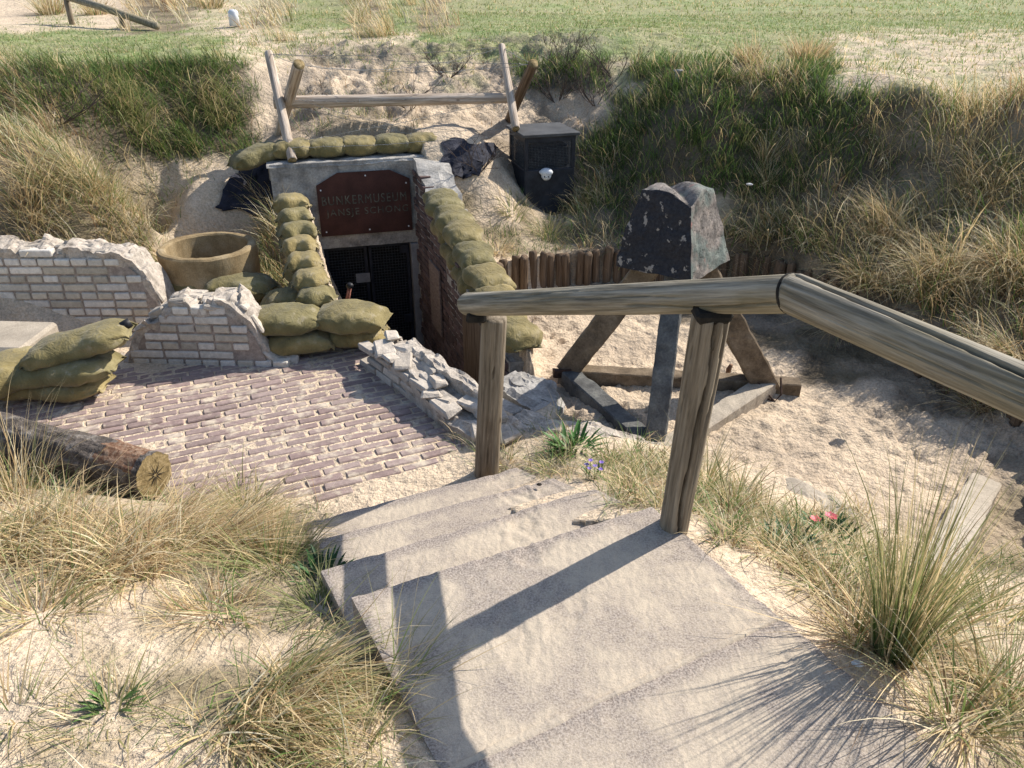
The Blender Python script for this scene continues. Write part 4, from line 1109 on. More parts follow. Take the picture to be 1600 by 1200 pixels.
for side in range(3):
    m = MB(); 
    a = k
    while a < W_-k:
        if side == 0: bb(m, a-.0016, a+.0016, .010, .013, zc, zt_-.07)
        elif side == 1: bb(m, .010, .013, a-.0016, a+.0016, zc, zt_-.07)
        else: bb(m, W_-.013, W_-.010, a-.0016, a+.0016, zc, zt_-.07)
        a += .014
    z = zc+.007
    while z < zt_-.07:
        if side == 0: bb(m, k, W_-k, .0135, .0165, z-.0016, z+.0016)
        elif side == 1: bb(m, .0135, .0165, k, D_-k, z-.0016, z+.0016)
        else: bb(m, W_-.0165, W_-.0135, k, D_-k, z-.0016, z+.0016)
        z += .014
    m.build('wire_mesh', G['mesh'], bx)
m = MB(); bb(m, -.03, W_+.03, -.03, D_+.03, zt_-.028, zt_, bev=.004); m.build('lid', G['lid'], bx)
# small white lamp housing with two dark lenses, fixed to the front
lp_ = empty('security_lamp', o0+ux*(.22)+Vector((0,0,-.04)), 'small white dome lamp with a sensor, fixed to the front of the black cabinet', 'lamp')
m = MB(); c = o0+ux*.19-uy*.045+Vector((0,0,-.012))
def ball(mb, c, r, sx=1, sy=1, sz=1, n=14):
    V = []; Fs = []
    for i in range(n+1):
        a = math.pi*i/n
        for j in range(n*2):
            b = math.pi*j/n; V.append(Vector(c)+Vector((math.sin(a)*math.cos(b)*r*sx, math.sin(a)*math.sin(b)*r*sy, math.cos(a)*r*sz)))
    for i in range(n):
        for j in range(n*2): Fs.append([i*2*n+j, i*2*n+(j+1) % (2*n), (i+1)*2*n+(j+1) % (2*n), (i+1)*2*n+j])
    mb.add(V, Fs)
ball(m, c-Vector((0,0,.01)), .046, 1, .9, 1.05); m.build('housing', G['white'], lp_, smooth=True)
m = MB(); ball(m, c+Vector((0,-.002,.016)), .054, 1.1, .85, .72); m.build('hood', G['white'], lp_, smooth=True)
m = MB(); ball(m, c+Vector((-.050,0,.016)), .016); m.build('hinge', G['white'], lp_, smooth=True)
for dx in (-.016, .0, .018):
    m = MB(); m.tube([c+Vector((dx,-.030,-.016)), c+Vector((dx,-.040,-.016))], .007, 10); m.build('sensor', G['blackp'], lp_, smooth=True)
m = MB(); m.tube([o0+ux*.22-uy*.0+Vector((0,0,.0)), c+Vector((0,0,.02))], .012, 8); m.build('bracket', G['white'], lp_)
# ------------------------------------------------------------------ concrete tetrahedron with painted block on top
tt = empty('concrete_tetrahedron', (.94,4.34,-.75), 'concrete beam tetrahedron standing in the sand pit, carrying the painted block', 'obstacle')
TLc = un(884,585,-.70); TRc = un(1196,604,-.70); TFc = un(1022,700,-.72); AP = Vector((.95,4.37,.26))
def beam(name, a, b, w, mat, parent, h=None, roll=0, jit=.0, n=14, label=None):
    a, b = Vector(a), Vector(b); d = (b-a); L = d.length; d.normalize(); h = h or w
    up = Vector((0,0,1)); sx = d.cross(up).normalized(); sy = sx.cross(d)
    if roll: M_ = Matrix.Rotation(roll, 3, d); sx = M_@sx; sy = M_@sy
    k = 6; ring = []
    for q in range(4):
        c0_, c1_ = [(-1,-1),(1,-1),(1,1),(-1,1)][q], [(1,-1),(1,1),(-1,1),(-1,-1)][q]
        for t in np.linspace(.06, .94, k): ring.append((c0_[0]*(1-t)+c1_[0]*t, c0_[1]*(1-t)+c1_[1]*t))
    ring = np.array(ring); kk = len(ring); T_ = np.linspace(0, L, max(n, int(L/.02)))
    P = []
    for t in T_:
        base = np.array(a+d*t); P.append(base+ring[:, :1]*w/2*np.array(sx)+ring[:, 1:]*h/2*np.array(sy))
    P = np.stack(P); N = fbm(P[...,0]*14, P[...,1]*14, P[...,2]*14, 4); c = P.mean(1, keepdims=True); P = P+(P-c)*(N[..., None]*.12)
    n1 = len(T_); I = np.arange(n1*kk).reshape(n1, kk); J = np.roll(I, -1, 1)
    Fs = [np.c_[I[:-1].ravel(), I[1:].ravel(), J[1:].ravel(), J[:-1].ravel()]]
    P = P.reshape(-1,3); m_ = len(P); P = np.r_[P, [P[I[0]].mean(0)], [P[I[-1]].mean(0)]]
    Fs.append(np.r_[np.c_[np.full(kk, m_), I[0], J[0]], np.c_[np.full(kk, m_+1), J[-1], I[-1]]])
    o = npmesh(name, P, Fs, mat, parent, smooth=False)
    if label: o['label'] = label
    return o
bw = .115
beam('base_beam', TLc+Vector((-.02,0,.0)), TRc+Vector((.20,-.03,.0)), .11, G['beam'], tt)
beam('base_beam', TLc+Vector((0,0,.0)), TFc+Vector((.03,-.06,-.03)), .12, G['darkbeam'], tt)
beam('base_beam', TRc+Vector((0,-.02,-.0)), TFc+Vector((.0,-.08,-.03)), .13, G['lightbeam'], tt, label='pale sunlit beam lying on the sand')
beam('leg', TLc+Vector((.02,.02,.03)), AP+Vector((-.05,.0,-.0)), .145, G['beam'], tt)
beam('leg', TRc+Vector((.0,.0,.0)), AP+Vector((.05,.0,0)), .155, G['beam'], tt)
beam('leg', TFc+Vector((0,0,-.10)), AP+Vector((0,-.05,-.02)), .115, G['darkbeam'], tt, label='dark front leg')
# iron angle brackets at the rear corners
m = MB(); m.tube([TRc+Vector((-.10,-.06,.09)), TRc+Vector((.02,-.14,-.03)), TRc+Vector((.055,-.14,.02)), TRc+Vector((.06,-.07,.10))], .007, 6)
m.tube([TRc+Vector((-.12,-.03,.05)), TRc+Vector((-.06,-.11,-.01)), TRc+Vector((.02,-.14,-.03))], .006, 6); m.build('corner_rod', G['iron'], tt)
m = MB(); m.box(TLc+Vector((-.02,-.05,.03)), (.13,.03,.06), bev=.004, jit=.01); m.build('corner_plate', G['iron'], tt)
# painted block: truncated pyramid, notched top
def block():
    z0, z1 = .13, .585
    cx, cy = 0.925, 4.37
    yaw = R(-38)   # one vertical edge towards the viewer
    # corner rings: bottom (at z0) and top
    n = 14; faces = []; V = []; Fs = []; mi = []
    def corner(k, t):
        s = .242*(1-t)+.138*t
        sg_ = [(-1,-1),(1,-1),(1,1),(-1,1)][k]
        x, y = sg_[0]*s*1.02, sg_[1]*s*.98
        c_, s_ = math.cos(yaw), math.sin(yaw)
        return np.array([cx+x*c_-y*s_, cy+x*s_+y*c_, z0+(z1-z0)*t])
    K = 18
    def patch(f, mat):
        base = len(V); g2 = np.linspace(0,1,K+1)
        for a in g2:
            for b in g2: V.append(f(a, b))
        for i in range(K):
            for j in range(K):
                q = base+i*(K+1)+j; Fs.append([q, q+K+1, q+K+2, q+1]); mi.append(mat)
    for k in range(4):
        a0, a1, b0, b1 = corner(k,0), corner((k+1) % 4,0), corner(k,1), corner((k+1) % 4,1)
        patch(lambda a, b: (a0*(1-a)+a1*a)*(1-b)+(b0*(1-a)+b1*a)*b, 0 if k in (0,3) else 1)
    c = [corner(k,1) for k in range(4)]
    def topf(a, b):
        p = (c[0]*(1-a)+c[1]*a)*(1-b)+(c[3]*(1-a)+c[2]*a)*b; return p
    patch(topf, 1)
    c2 = [corner(k,0) for k in range(4)]
    patch(lambda a, b: (c2[0]*(1-b)+c2[1]*b)*(1-a)+(c2[3]*(1-b)+c2[2]*b)*a, 0)
    V = np.array(V)
    X = (V[:,0]-cx); Y = V[:,1]-cy; Z = V[:,2]
    t = (Z-z0)/(z1-z0)
    # notch across the top, open towards the viewer's left-centre
    uu = X*math.cos(R(10))+Y*math.sin(R(10))
    notch = np.exp(-(np.abs(uu-.0)/.045)**1.5)*.06+.0
    dz_ = notch*ss(.80, 1.0, t)
    rim = ss(.92, 1.0, t)*ss(.08,.19,np.hypot(X,Y))*.03
    Z2 = Z-dz_-rim*1.0
    N = fbm(V[:,0]*9, V[:,1]*9, V[:,2]*9, 4); N2 = fbm(V[:,0]*28, V[:,1]*28, V[:,2]*28, 3)
    r = 1+.09*N+.035*N2
    bot = ss(.12, 0, t)*(.03*fbm(V[:,0]*6, V[:,1]*6, 3.0, 2)-.06*np.abs(np.sin(np.arctan2(Y,X)*1.0))*0)
    P = np.c_[cx+X*r, cy+Y*r, Z2+.012*N+bot]
    # weld duplicates along patch borders
    key = {}; remap = np.zeros(len(P), int); out = []
    for i, p in enumerate(V):
        kx = tuple(np.round(p, 5))
        if kx not in key: key[kx] = len(out); out.append(P[i])
        remap[i] = key[kx]
    Fs2 = remap[np.array(Fs)]
    o = npmesh('painted_block', np.array(out), [Fs2], G['black'], loc=(cx, cy, z0), smooth=False)
    o.data.materials.append(G['stained']); o.data.polygons.foreach_set('material_index', np.array(mi, np.int32))
    import bmesh
    bm = bmesh.new(); bm.from_mesh(o.data); bmesh.ops.recalc_face_normals(bm, faces=bm.faces); bm.to_mesh(o.data); bm.free()
    tag(o, 'tapered notched concrete block with flaking black paint and faded graffiti, on the beam tetrahedron', 'block')
block()
# pale beam lying at the right of the pit, and leftovers
o = beam('concrete_beam', hit(1540,752)+Vector((0,0,-.035)), hit(1455,905)+Vector((0,0,-.03)), .145, G['lightbeam'], None, h=.12); tag(o, 'pale sand covered concrete beam half buried near the right edge of the pit', 'beam')
# ------------------------------------------------------------------ concrete ring
def ring():
    c = un(323,383,-.18); ro, ri = .350, .285; h = .50; n = 160
    prof = [(ro,-h),(ro,-.30),(ro,-.18),(ro,-.06),(ro,-.012),(ro-.012,0),((ro+ri)/2,.004),(ri+.010,0),(ri,-.012),(ri,-.08),(ri,-.2),(ri,-.34),(ri,-h+.06),(.001,-h+.08)]
    an = np.linspace(0, 2*np.pi, n, endpoint=False)
    P = []
    for r, z in prof:
        N = fbm(np.cos(an)*3, np.sin(an)*3, z*8+r*5, 4)
        rr = r+.008*N*(r > .1); zz = z+.006*fbm(np.cos(an)*5, np.sin(an)*5, r*9, 3)
        P.append(np.c_[c.x+rr*np.cos(an), c.y+rr*np.sin(an), c.z+zz])
    P = np.stack(P); m_ = len(prof); I = np.arange(m_*n).reshape(m_, n); J = np.roll(I, -1, 1)
    o = npmesh('concrete_ring', P.reshape(-1,3), [np.c_[I[:-1].ravel(), J[:-1].ravel(), J[1:].ravel(), I[1:].ravel()]], G['ring'], loc=(c.x, c.y, c.z-h), smooth=False)
    tag(o, 'ochre concrete well ring, open at the top, standing in the grass behind the sandbags', 'well ring')
ring()
# ------------------------------------------------------------------ fallen log
def fallen():
    # bark log lying left, sawn end towards the right
    e = un(236,728,-.43); a = Vector((e.x+.02, e.y-.02, -.465)); b = Vector((-3.1, 3.66, -.50))
    root = empty('fallen_log', (a.x, a.y, -.6), 'bark covered tree trunk with sawn mossy end, lying by the brick paving', 'log')
    d = b-a; L = d.length; dn = d.normalized(); q = dn.to_track_quat('Z', 'Y')
    nr, sg_ = 90, 72; T_, A = np.meshgrid(np.linspace(0,1,nr), np.linspace(0,2*np.pi,sg_,endpoint=False), indexing='ij')
    cz = T_*L
    r = .108*(1+.06*T_)*(1+.10*fbm(np.cos(A)*1.2, np.sin(A)*1.2, cz*3, 3)+.10*fbm(np.cos(A)*5, np.sin(A)*5, cz*9, 4)+.07*fbm(np.cos(A)*12, np.sin(A)*12, cz*14, 3))
    # stripped section on the upper side
    X = r*np.cos(A); Y = r*np.sin(A); wv = np.array(q.to_matrix())
    P = np.stack([X, Y, cz], -1)@wv.T+np.array(a)
    up = (P[...,2]-(a.z+(b.z-a.z)*T_))/.1
    I = np.arange(nr*sg_).reshape(nr, sg_); J = np.roll(I, -1, 1)
    Fq = np.c_[I[:-1].ravel(), J[:-1].ravel(), J[1:].ravel(), I[1:].ravel()]
    o = npmesh('bark', P.reshape(-1,3), [Fq], G['bark'], root)
    o.data.materials.append(G['inner'])
    jag = .33+.10*fbm(A*2.0, A*0, 2.0, 3)+.05*np.sin(A*9)
    mask = ((up > .55) & (cz < jag*.9) & (cz > .03)).astype(np.int32)[:-1].ravel(); o.data.polygons.foreach_set('material_index', mask)
    ringp = P[0]; c = ringp.mean(0)-np.array(dn)*.004
    V = np.r_[ringp-np.array(dn)*.001, [c]]
    npmesh('sawn_end', V, [np.array([[i, (i+1) % sg_, sg_] for i in range(sg_)])], G['endgrain'], root, smooth=False)
    m = MB()
    for k in range(9):
        an = k*.7+random.uniform(-.1,.1); v = Vector((math.cos(an), math.sin(an), 0)); v = q@v; w_ = q@Vector((-math.sin(an), math.cos(an), 0))
        o_ = Vector(c)-dn*.003; r1, r2 = .01, random.uniform(.06,.085)
        m.add([o_+v*r1+w_*.0035, o_+v*r2, o_+v*r1-w_*.0035], [[0,1,2]])
    m.build('drying_crack', G['crack'], root)
fallen()
# ------------------------------------------------------------------ far fence, marker, pale block, sheets and small things
ff = empty('wooden_fence', (-6.0,12.5,.85), 'grey wooden rail fence sloping down at the top left edge of the picture', 'fence')
f0 = uny(75,-14,13.0); f1 = uny(246,41,12.0)
m = MB(); m.tube([f0, f0.lerp(f1,.5)+Vector((0,0,.015)), f1], .05, 10); m.build('rail', G['rail'], ff, smooth=True)
for t, dz_ in ((.17,.55),(.68,.28)):
    p = f0.lerp(f1, t); m = MB(); m.tube([p-Vector((0,0,dz_)), p], .042, 8); m.build('post', G['post'], ff, smooth=True)
p = uny(366,33,12.3); m = MB(); m.tube([p-Vector((0,0,.06)), p+Vector((0,0,.12)), p+Vector((0,0,.15))], [.075,.07,.04], 12); o = m.build('marker_post', G['white'], loc=tuple(p-Vector((0,0,.06))), smooth=True); tag(o, 'short white marker post on the grass at the top left', 'marker')
p = un(1060,113,.78); m = MB(); m.tube([p-Vector((0,0,.12)), p, p+Vector((0,0,.02))], [.03,.03,.05], 12); o = m.build('pipe_cap', G['plate'], loc=tuple(p-Vector((0,0,.12))), smooth=True); tag(o, 'small flat grey pipe cap poking out of the grassy bank above the painted block', 'pipe')
m = MB(); p = un(-15,540,-.36); m.box((p.x-.02, p.y+.15, -.46), (.50,.40,.22), (Vector((.998,-.05,0)), Vector((.05,.998,0)), Vector((0,0,1))), bev=.02, jit=.006); o = m.build('stone_block', G['lightbeam'], loc=(p.x, p.y, -.6)); tag(o, 'plain beige stone block at the left edge, in front of the long brick wall', 'block')
def sheet(name, corners, label, cat, matn, amp=.03, n=24, below=.03, group=None):
    n = 12; c0, c1, c2, c3 = [np.array(q, float) for q in corners]; P = np.zeros((n+1, n+1, 3))
    for j in range(n+1):
        for i in range(n+1):
            A, B = i/n, j/n; q = (c0*(1-A)+c1*A)*(1-B)+(c3*(1-A)+c2*A)*B; q = q+np.array([math.sin(i*2.1+j), math.sin(j*1.7+i)])*4
            h = hit(*q); P[j, i] = np.array(h)+np.array([0, -.03, .035])
    P[...,2] += amp*fbm(P[...,0]*6, P[...,1]*6, P[...,2]*6, 4); c = [tuple(P[0,0])]
    P = P.reshape(-1,3); I = np.arange((n+1)**2).reshape(n+1, n+1); k = len(P)
    Q = P-np.array([0,-.008,.008]); V = np.r_[P, Q]
    f = np.c_[I[:-1,:-1].ravel(), I[:-1,1:].ravel(), I[1:,1:].ravel(), I[1:,:-1].ravel()]
    o = npmesh(name, V, [f, f[:, ::-1]+k], G[matn], loc=tuple(c[0]), smooth=True); tag(o, label, cat, group)
sheet('ground_sheet', [(338,328),(432,345),(428,262),(390,246)], 'black ground sheet hanging down at the left side of the bunker', 'sheet', 'cloth')
sheet('ground_sheet', [(694,286),(742,278),(784,236),(690,222)], 'black ground sheet showing in the bank between the bunker and the black cabinet', 'sheet', 'cloth')
# hose end behind the front bags
hp = empty('standpipe', (un(540,470,-.5)), 'pair of thin red pipes with a round black cap, sticking up behind the front sandbags', 'pipe')
b0 = un(537,475,-.5); t0 = uny(545,448,b0.y)
m = MB(); m.tube([b0-Vector((0,0,.05)), t0], .0075, 8); m.build('pipe', G['redpipe'], hp, smooth=True)
m = MB(); m.tube([b0+Vector((.018,0,-.05)), t0+Vector((.012,0,-.01))], .0075, 8); m.build('pipe', G['redpipe'], hp, smooth=True)
m = MB(); ball(m, t0+Vector((.008,0,.008)), .024, 1.1, 1, .9); m.build('cap', G['blackp'], hp, smooth=True)
p = un(191,511,-.22); m = MB(); m.tube([p, p+Vector((.04,.03,.02))], [.03,.028], 12); o = m.build('black_plug', G['blackp'], loc=tuple(p), smooth=True); tag(o, 'black rubber plug at the upper end of the long tilted sandbag', 'plug')
p = un(1137,588,-.72); m = MB(); m.tube([p, p+Vector((.0,.0,.05)), p+Vector((.01,-.01,.09))], [.014,.018,.012], 8); o = m.build('wood_stub', G['inner'], loc=tuple(p), smooth=True); tag(o, 'small reddish wood stub standing in the sand by the rear beam of the tetrahedron', 'stub')
def stone(u, v, z, r, label, matn='shell', fl=.5):
    p = un(u, v, z); m = MB(); ball(m, p, r, 1.3, 1, fl, 8)
    o = m.build('stone', G[matn], loc=tuple(p), smooth=True)
    for vtx in o.data.vertices: vtx.co *= 1+.25*mnoise.noise(vtx.co*40+Vector((u,v,0)))
    tag(o, label, 'stone')
stone(1340,1036,.0,.013,'small white stone lying against the path slab below the big grass tuft')
stone(1171,288,.1,.02,'tiny white stone on the bare patch of the right bank')
stone(770,331,-.24,.02,'white shell on the sand left of the black cabinet')
stone(150,618,-.59,.012,'small pale pebble beside the left sandbag pile')
stone(843,757,-.28,.009,'tiny dark pebble on the stair tread near its right end','crack')
stone(1445,515,-.2,.03,'pale flat stone on the bank behind the rail')
# ------------------------------------------------------------------ grass
def blades(P, az, L, lean, curl, W, C, seg=4, tipc=None, kink=0.0):
    """numpy blades. P (n,3) roots, az lean azimuth, lean start angle from vertical, curl added by the tip"""
    n = len(P); az = np.asarray(az); hx, hy = np.cos(az), np.sin(az)
    wa = az+np.pi/2+rng.uniform(-1.1, 1.1, n); wx, wy = np.cos(wa), np.sin(wa)
    V = np.zeros((n, 2*seg+1, 3), np.float32); Cc = np.zeros((n, 2*seg+1, 3), np.float32)
    pos = P.copy(); tipc = C*1.08 if tipc is None else tipc
    side = rng.normal(0, .12, n)
    for k in range(seg+1):
        t = k/seg; w = W*(1-t**1.6)*.5
        c = C*(1-t)+tipc*t
        if k < seg:
            V[:,2*k] = pos-np.c_[wx*w, wy*w, 0*w]; V[:,2*k+1] = pos+np.c_[wx*w, wy*w, 0*w]; Cc[:,2*k] = c; Cc[:,2*k+1] = c
            a = lean+curl*((k+.5)/seg)**1.5; a = np.minimum(a, 2.5)
            st = L/seg; s2 = side*t
            pos = pos+np.c_[(hx*np.sin(a)-hy*s2)*st, (hy*np.sin(a)+hx*s2)*st, np.cos(a)*st]
        else: V[:,2*k] = pos; Cc[:,2*k] = c
    m = 2*seg+1; b = (np.arange(n)*m)[:,None]
    q = np.concatenate([b+np.array([[2*k, 2*k+1, 2*k+3, 2*k+2]]) for k in range(seg-1)], 0) if seg > 1 else np.zeros((0,4), int)
    t3 = b+np.array([[2*seg-2, 2*seg-1, 2*seg]])
    return V.reshape(-1,3), [q, t3], Cc.reshape(-1,3)
class GB:
    def __init__(s): s.V = []; s.Q = []; s.T = []; s.C = []; s.n = 0
    def add(s, V, F_, C):
        s.V.append(V); s.Q.append(F_[0]+s.n); s.T.append(F_[1]+s.n); s.C.append(C); s.n += len(V)
    def build(s, name, loc=(0,0,0), parent=None):
        return npmesh(name, np.concatenate(s.V), [np.concatenate(s.Q), np.concatenate(s.T)], G['grass'], parent, loc=loc, col=np.concatenate(s.C), smooth=False)
PAL = {'green': ((.085,.16,.035),(.17,.26,.07)), 'dgreen': ((.040,.075,.020),(.085,.13,.040)), 'straw': ((.54,.405,.20),(.82,.65,.39)), 'brown': ((.26,.16,.085),(.46,.31,.17)),
       'lawn': ((.20,.27,.08),(.34,.38,.15)), 'olive': ((.19,.21,.07),(.34,.32,.14)), 'pale': ((.58,.52,.36),(.80,.72,.52))}
def pcol(names, probs, n):
    idx = rng.choice(len(names), n, p=np.array(probs)/sum(probs)); lo = np.array([PAL[k][0] for k in names]); hi = np.array([PAL[k][1] for k in names])
    t = rng.random((n,1)); c = lo[idx]*(1-t)+hi[idx]*t
    return (c*rng.uniform(.8,1.2,(n,1))).astype(np.float32)
def tzp(x, y): return tz(x, y)
def sample(x0, x1, y0, y1, n):
    x = rng.uniform(x0, x1, n); y = rng.uniform(y0, y1, n); z = tzp(x, y)
    t = vegtype(x, y, z)
    bad = (sdist(x, y, STAIR) < .01) | (sdist(x, y, CORR) < .12) | (sdist(x, y, PIT) < .02)
    # keep clear of the bunker roof, ring and walls
    lx = (x-FL.x)*FE.x+(y-FL.y)*FE.y; ld = (x-FL.x)*FN.x+(y-FL.y)*FN.y
    bad |= (lx > -.05) & (lx < 1.5) & (ld < .05) & (ld > -.42)
    bad |= (x > -5.2) & (x < pl[-1][0]) & (y > yL-.03) & (y < yL+.24)
    rc = un(323,383,-.18); bad |= np.hypot(x-rc.x, y-rc.y) < .38
    q = (x-o0.x)*ux.x+(y-o0.y)*ux.y; r_ = (x-o0.x)*uy.x+(y-o0.y)*uy.y
    bad |= (q > -.01) & (q < W_+.01) & (r_ > -.01) & (r_ < D_+.01)
    # thin far outside of the view
    return x, y, z, np.where(bad, ord('.'), t)
WIND = R(200)    # blades lean mostly to the left
lawn = GB(); mar = GB(); low = GB()
def grow(gb, P, n_per, spread, Lr, lean, curl, W, names, probs, seg=3, azm=None, azs=1.5, zfix=True):
    """n_per blades round each clump centre P"""
    k = len(P)
    if not k: return
    Q = np.repeat(P, n_per, 0); n = len(Q)
    a = rng.uniform(0, 2*np.pi, n); r = spread*np.sqrt(rng.random(n))
    Q = Q.copy(); Q[:,0] += r*np.cos(a); Q[:,1] += r*np.sin(a)
    if zfix: Q[:,2] = tzp(Q[:,0], Q[:,1])-.01
    else: Q[:,2] -= .01
    if azm is None: az = a+rng.normal(0, .6, n)
    else:
        az = np.repeat(azm+rng.normal(0, .35, k), n_per)+rng.normal(0, azs, n)
    L = rng.uniform(Lr[0], Lr[1], n)*np.repeat(rng.uniform(.7,1.25,k), n_per)
    ln = np.abs(rng.normal(lean, .22, n)); cu = np.abs(rng.normal(curl, .35, n))
    cc = np.repeat(pcol(names, probs, k), n_per, 0)*rng.uniform(.8,1.2,(n,1)); c2 = pcol(names, probs, n); mk = rng.random((n,1)) < .35
    gb.add(*blades(Q, az, L, ln, cu, W*rng.uniform(.7,1.3,n), np.where(mk, c2, cc).astype(np.float32), seg))
# plateau lawn
x, y, z, t = sample(-9, 11, 7.0, 15, 60000)
k = (t == ord('p')) | ((t == ord('q')) & (rng.random(len(x)) < .4)) | ((t==ord('S'))&(y>11)&(rng.random(len(x)) < .2))
P = np.c_[x, y, z][k]
grow(lawn, P, 2, .02, (.02,.06), .5, .5, .010, ['lawn','straw','olive','green'], [6,1.4,2,1.8], seg=2, zfix=False)
x, y, z, t = sample(-18, 20, 14.5, 30, 26000); k = (t == ord('p')) | (t == ord('q'))
grow(lawn, np.c_[x, y, z][k], 2, .04, (.04,.09), .5, .5, .018, ['lawn','straw','olive'], [5,2.4,2], seg=2, zfix=False)
o = lawn.build('lawn_grass'); tag(o, 'short cropped grass covering the flat ground at the top', 'grass', kind='stuff')
# bank grasses
x, y, z, t = sample(-7.5, 8.5, 4.2, 11.5, 44000); P = np.c_[x, y, z]
def pick(ch, frac, lim=None):
    dn = ss(-.45, .25, fbm(P[:,0]*1.7, P[:,1]*1.7, 5.5, 3))*.68+.32
    k = (t == ord(ch)) & (rng.random(len(t)) < frac*dn)
    return P[k]
P0, t0 = P, t
x, y, z, t = sample(-6.5, 5.5, 5.6, 9.6, 30000); P = np.c_[x, y, z]
grow(mar, pick('G', .9), 7, .06, (.05,.17), .5, .9, .006, ['green','dgreen','olive','brown'], [4,4,2,1.2])
grow(mar, pick('M', .6), 6, .07, (.06,.20), .7, .9, .0055, ['green','olive','straw','brown','dgreen'], [3,2,1.5,1.5,1.5])
P, t = P0, t0
grow(mar, pick('G', .85), 9, .07, (.08,.27), .45, 1.0, .0065, ['green','dgreen','olive','straw'], [5,3,3,1.3], azm=R(250), azs=.8)
grow(mar, pick('M', .75), 9, .08, (.10,.34), .50, 1.1, .006, ['green','olive','straw','pale','brown'], [2.5,2.5,3,1,1], azm=R(230), azs=.9)
grow(mar, pick('S', .62), 10, .08, (.12,.46), .50, 1.0, .006, ['straw','pale','olive','green','brown'], [4,2,2.6,1.8,1.2], azm=R(205), azs=.9)
grow(mar, pick('g', .6), 7, .05, (.05,.16), .5, .8, .005, ['green','dgreen','olive','straw'], [4,3,2,1.5])
grow(mar, pick('f', .22), 6, .05, (.05,.20), .5, .9, .005, ['green','olive','straw','brown'], [2.5,2,2,1])
grow(mar, pick('q', .10), 6, .06, (.05,.16), .5, .8, .006, ['green','straw','olive'], [2,2,2])
grow(mar, pick('w', .12), 5, .08, (.06,.2), .6, .8, .004, ['brown','straw'], [3,1])
x, y, z, t = sample(-12, 4, 11, 18, 1800); P = np.c_[x, y, z]
grow(mar, pick('S', .5), 14, .12, (.25,.6), .45, .9, .012, ['straw','pale','brown','olive'], [4,2,1,1.5], azm=R(200), azs=1.)
o = mar.build('marram_grass'); tag(o, 'wind blown dune grass covering the banks around the bunker', 'grass', kind='stuff')
# near ground
x, y, z, t = sample(-3.6, .8, .95, 3.4, 5200); P = np.c_[x, y, z]
grow(low, pick('g', .42), 8, .04, (.05,.22), .8, 1.0, .0042, ['straw','green','olive','pale','brown'], [2.6,4,2.5,1,1], seg=4)
grow(low, pick('f', .30), 6, .05, (.04,.17), .9, .8, .0028, ['straw','green','olive','pale','brown'], [3.5,2.2,2.5,1.5,1], seg=4)
x, y, z, t = sample(-.4, 3.6, .9, 3.9, 6500); P = np.c_[x, y, z]
grow(low, pick('g', .70), 8, .04, (.05,.20), .6, 1.0, .004, ['straw','green','olive','pale','brown'], [3.5,3,3,1.5,1], seg=4)
grow(low, pick('f', .36), 6, .04, (.05,.17), .7, .9, .003, ['straw','green','olive','pale','brown'], [3.5,2.2,2.5,1.5,1], seg=4)
o = low.build('dune_grass'); tag(o, 'thin mixed green and straw coloured grass on the sand beside the steps', 'grass', kind='stuff')
# ------------------------------------------------------------------ single tufts
def tuft(u, v, z, label, n, Lr, spread, lean, curl, names, probs, azm=None, azs=1.2, W=.0046, seg=6, group=None, xyz=None, name='marram_tuft', dead=0):
    p = Vector(xyz) if xyz else un(u, v, z)
    if not xyz:
        h = hit(u, v)
        if h: p = h
    p.z = float(tz(np.array([p.x]), np.array([p.y]))[0])
    gb = GB(); a = rng.uniform(0, 2*np.pi, n); r = spread*rng.random(n)**.6
    Q = np.c_[p.x+r*np.cos(a), p.y+r*np.sin(a), np.zeros(n)]; Q[:,2] = tzp(Q[:,0], Q[:,1])-.015
    az = a+rng.normal(0,.5,n) if azm is None else azm+rng.normal(0, azs, n)
    L = rng.uniform(Lr[0], Lr[1], n)
    ln = np.abs(rng.normal(lean, .6*min(lean,.3)+.04, n))+(r/spread)*min(.25, lean+.04); cu = np.abs(rng.normal(curl, .35, n))
    c = pcol(names, probs, n)
    tip = c*.5+pcol(['straw'], [1], n)*.5
    gb.add(*blades(Q, az, L, ln, cu, W*rng.uniform(.6,1.3,n), c, seg, tipc=tip))
    if dead:
        n2 = dead; a2 = rng.uniform(0, 2*np.pi, n2); r2 = spread*1.1*rng.random(n2)
        Q = np.c_[p.x+r2*np.cos(a2), p.y+r2*np.sin(a2), np.zeros(n2)]; Q[:,2] = tzp(Q[:,0], Q[:,1])
        az2 = a2+rng.normal(0,.5,n2) if azm is None else azm+rng.normal(0, azs*1.2, n2)
        gb.add(*blades(Q, az2, rng.uniform(.1,Lr[1]*.7,n2), rng.uniform(.8,1.4,n2), rng.uniform(.1,.7,n2), W*np.ones(n2), pcol(['straw','brown','pale'],[3,2,1],n2), 4))
    o = gb.build(name, loc=tuple(p)); tag(o, label, 'grass tuft', group)
GRN = (['green','olive','straw','pale'], [4,3,2,.6]); STR = (['straw','pale','olive','brown','green'], [4.5,2,1.6,2,1.2]); MIX = (['straw','green','olive','pale','brown'], [3,3,2.5,1.2,.8])
tuft(1395,1025,0,'tall upright grass tuft right of the path, its thin shadows fanning over the slab',230,(.32,.74),.06,.06,.24,['green','olive','straw','dgreen'],[4,2.5,2.4,1.5],W=.0052,dead=90)
tuft(1440,985,0,'straggly grass tuft right behind the tall upright one',120,(.25,.62),.08,.25,.8,*MIX,dead=60)
tuft(1340,1000,0,'low bristly tuft between the slab edge and the tall upright tuft',110,(.12,.36),.07,.45,.7,*MIX,dead=90)
tuft(1500,1130,0,'sparse tuft of bent stalks near the bottom right corner, left of the rail post',90,(.2,.5),.07,.4,.8,*MIX,dead=50)
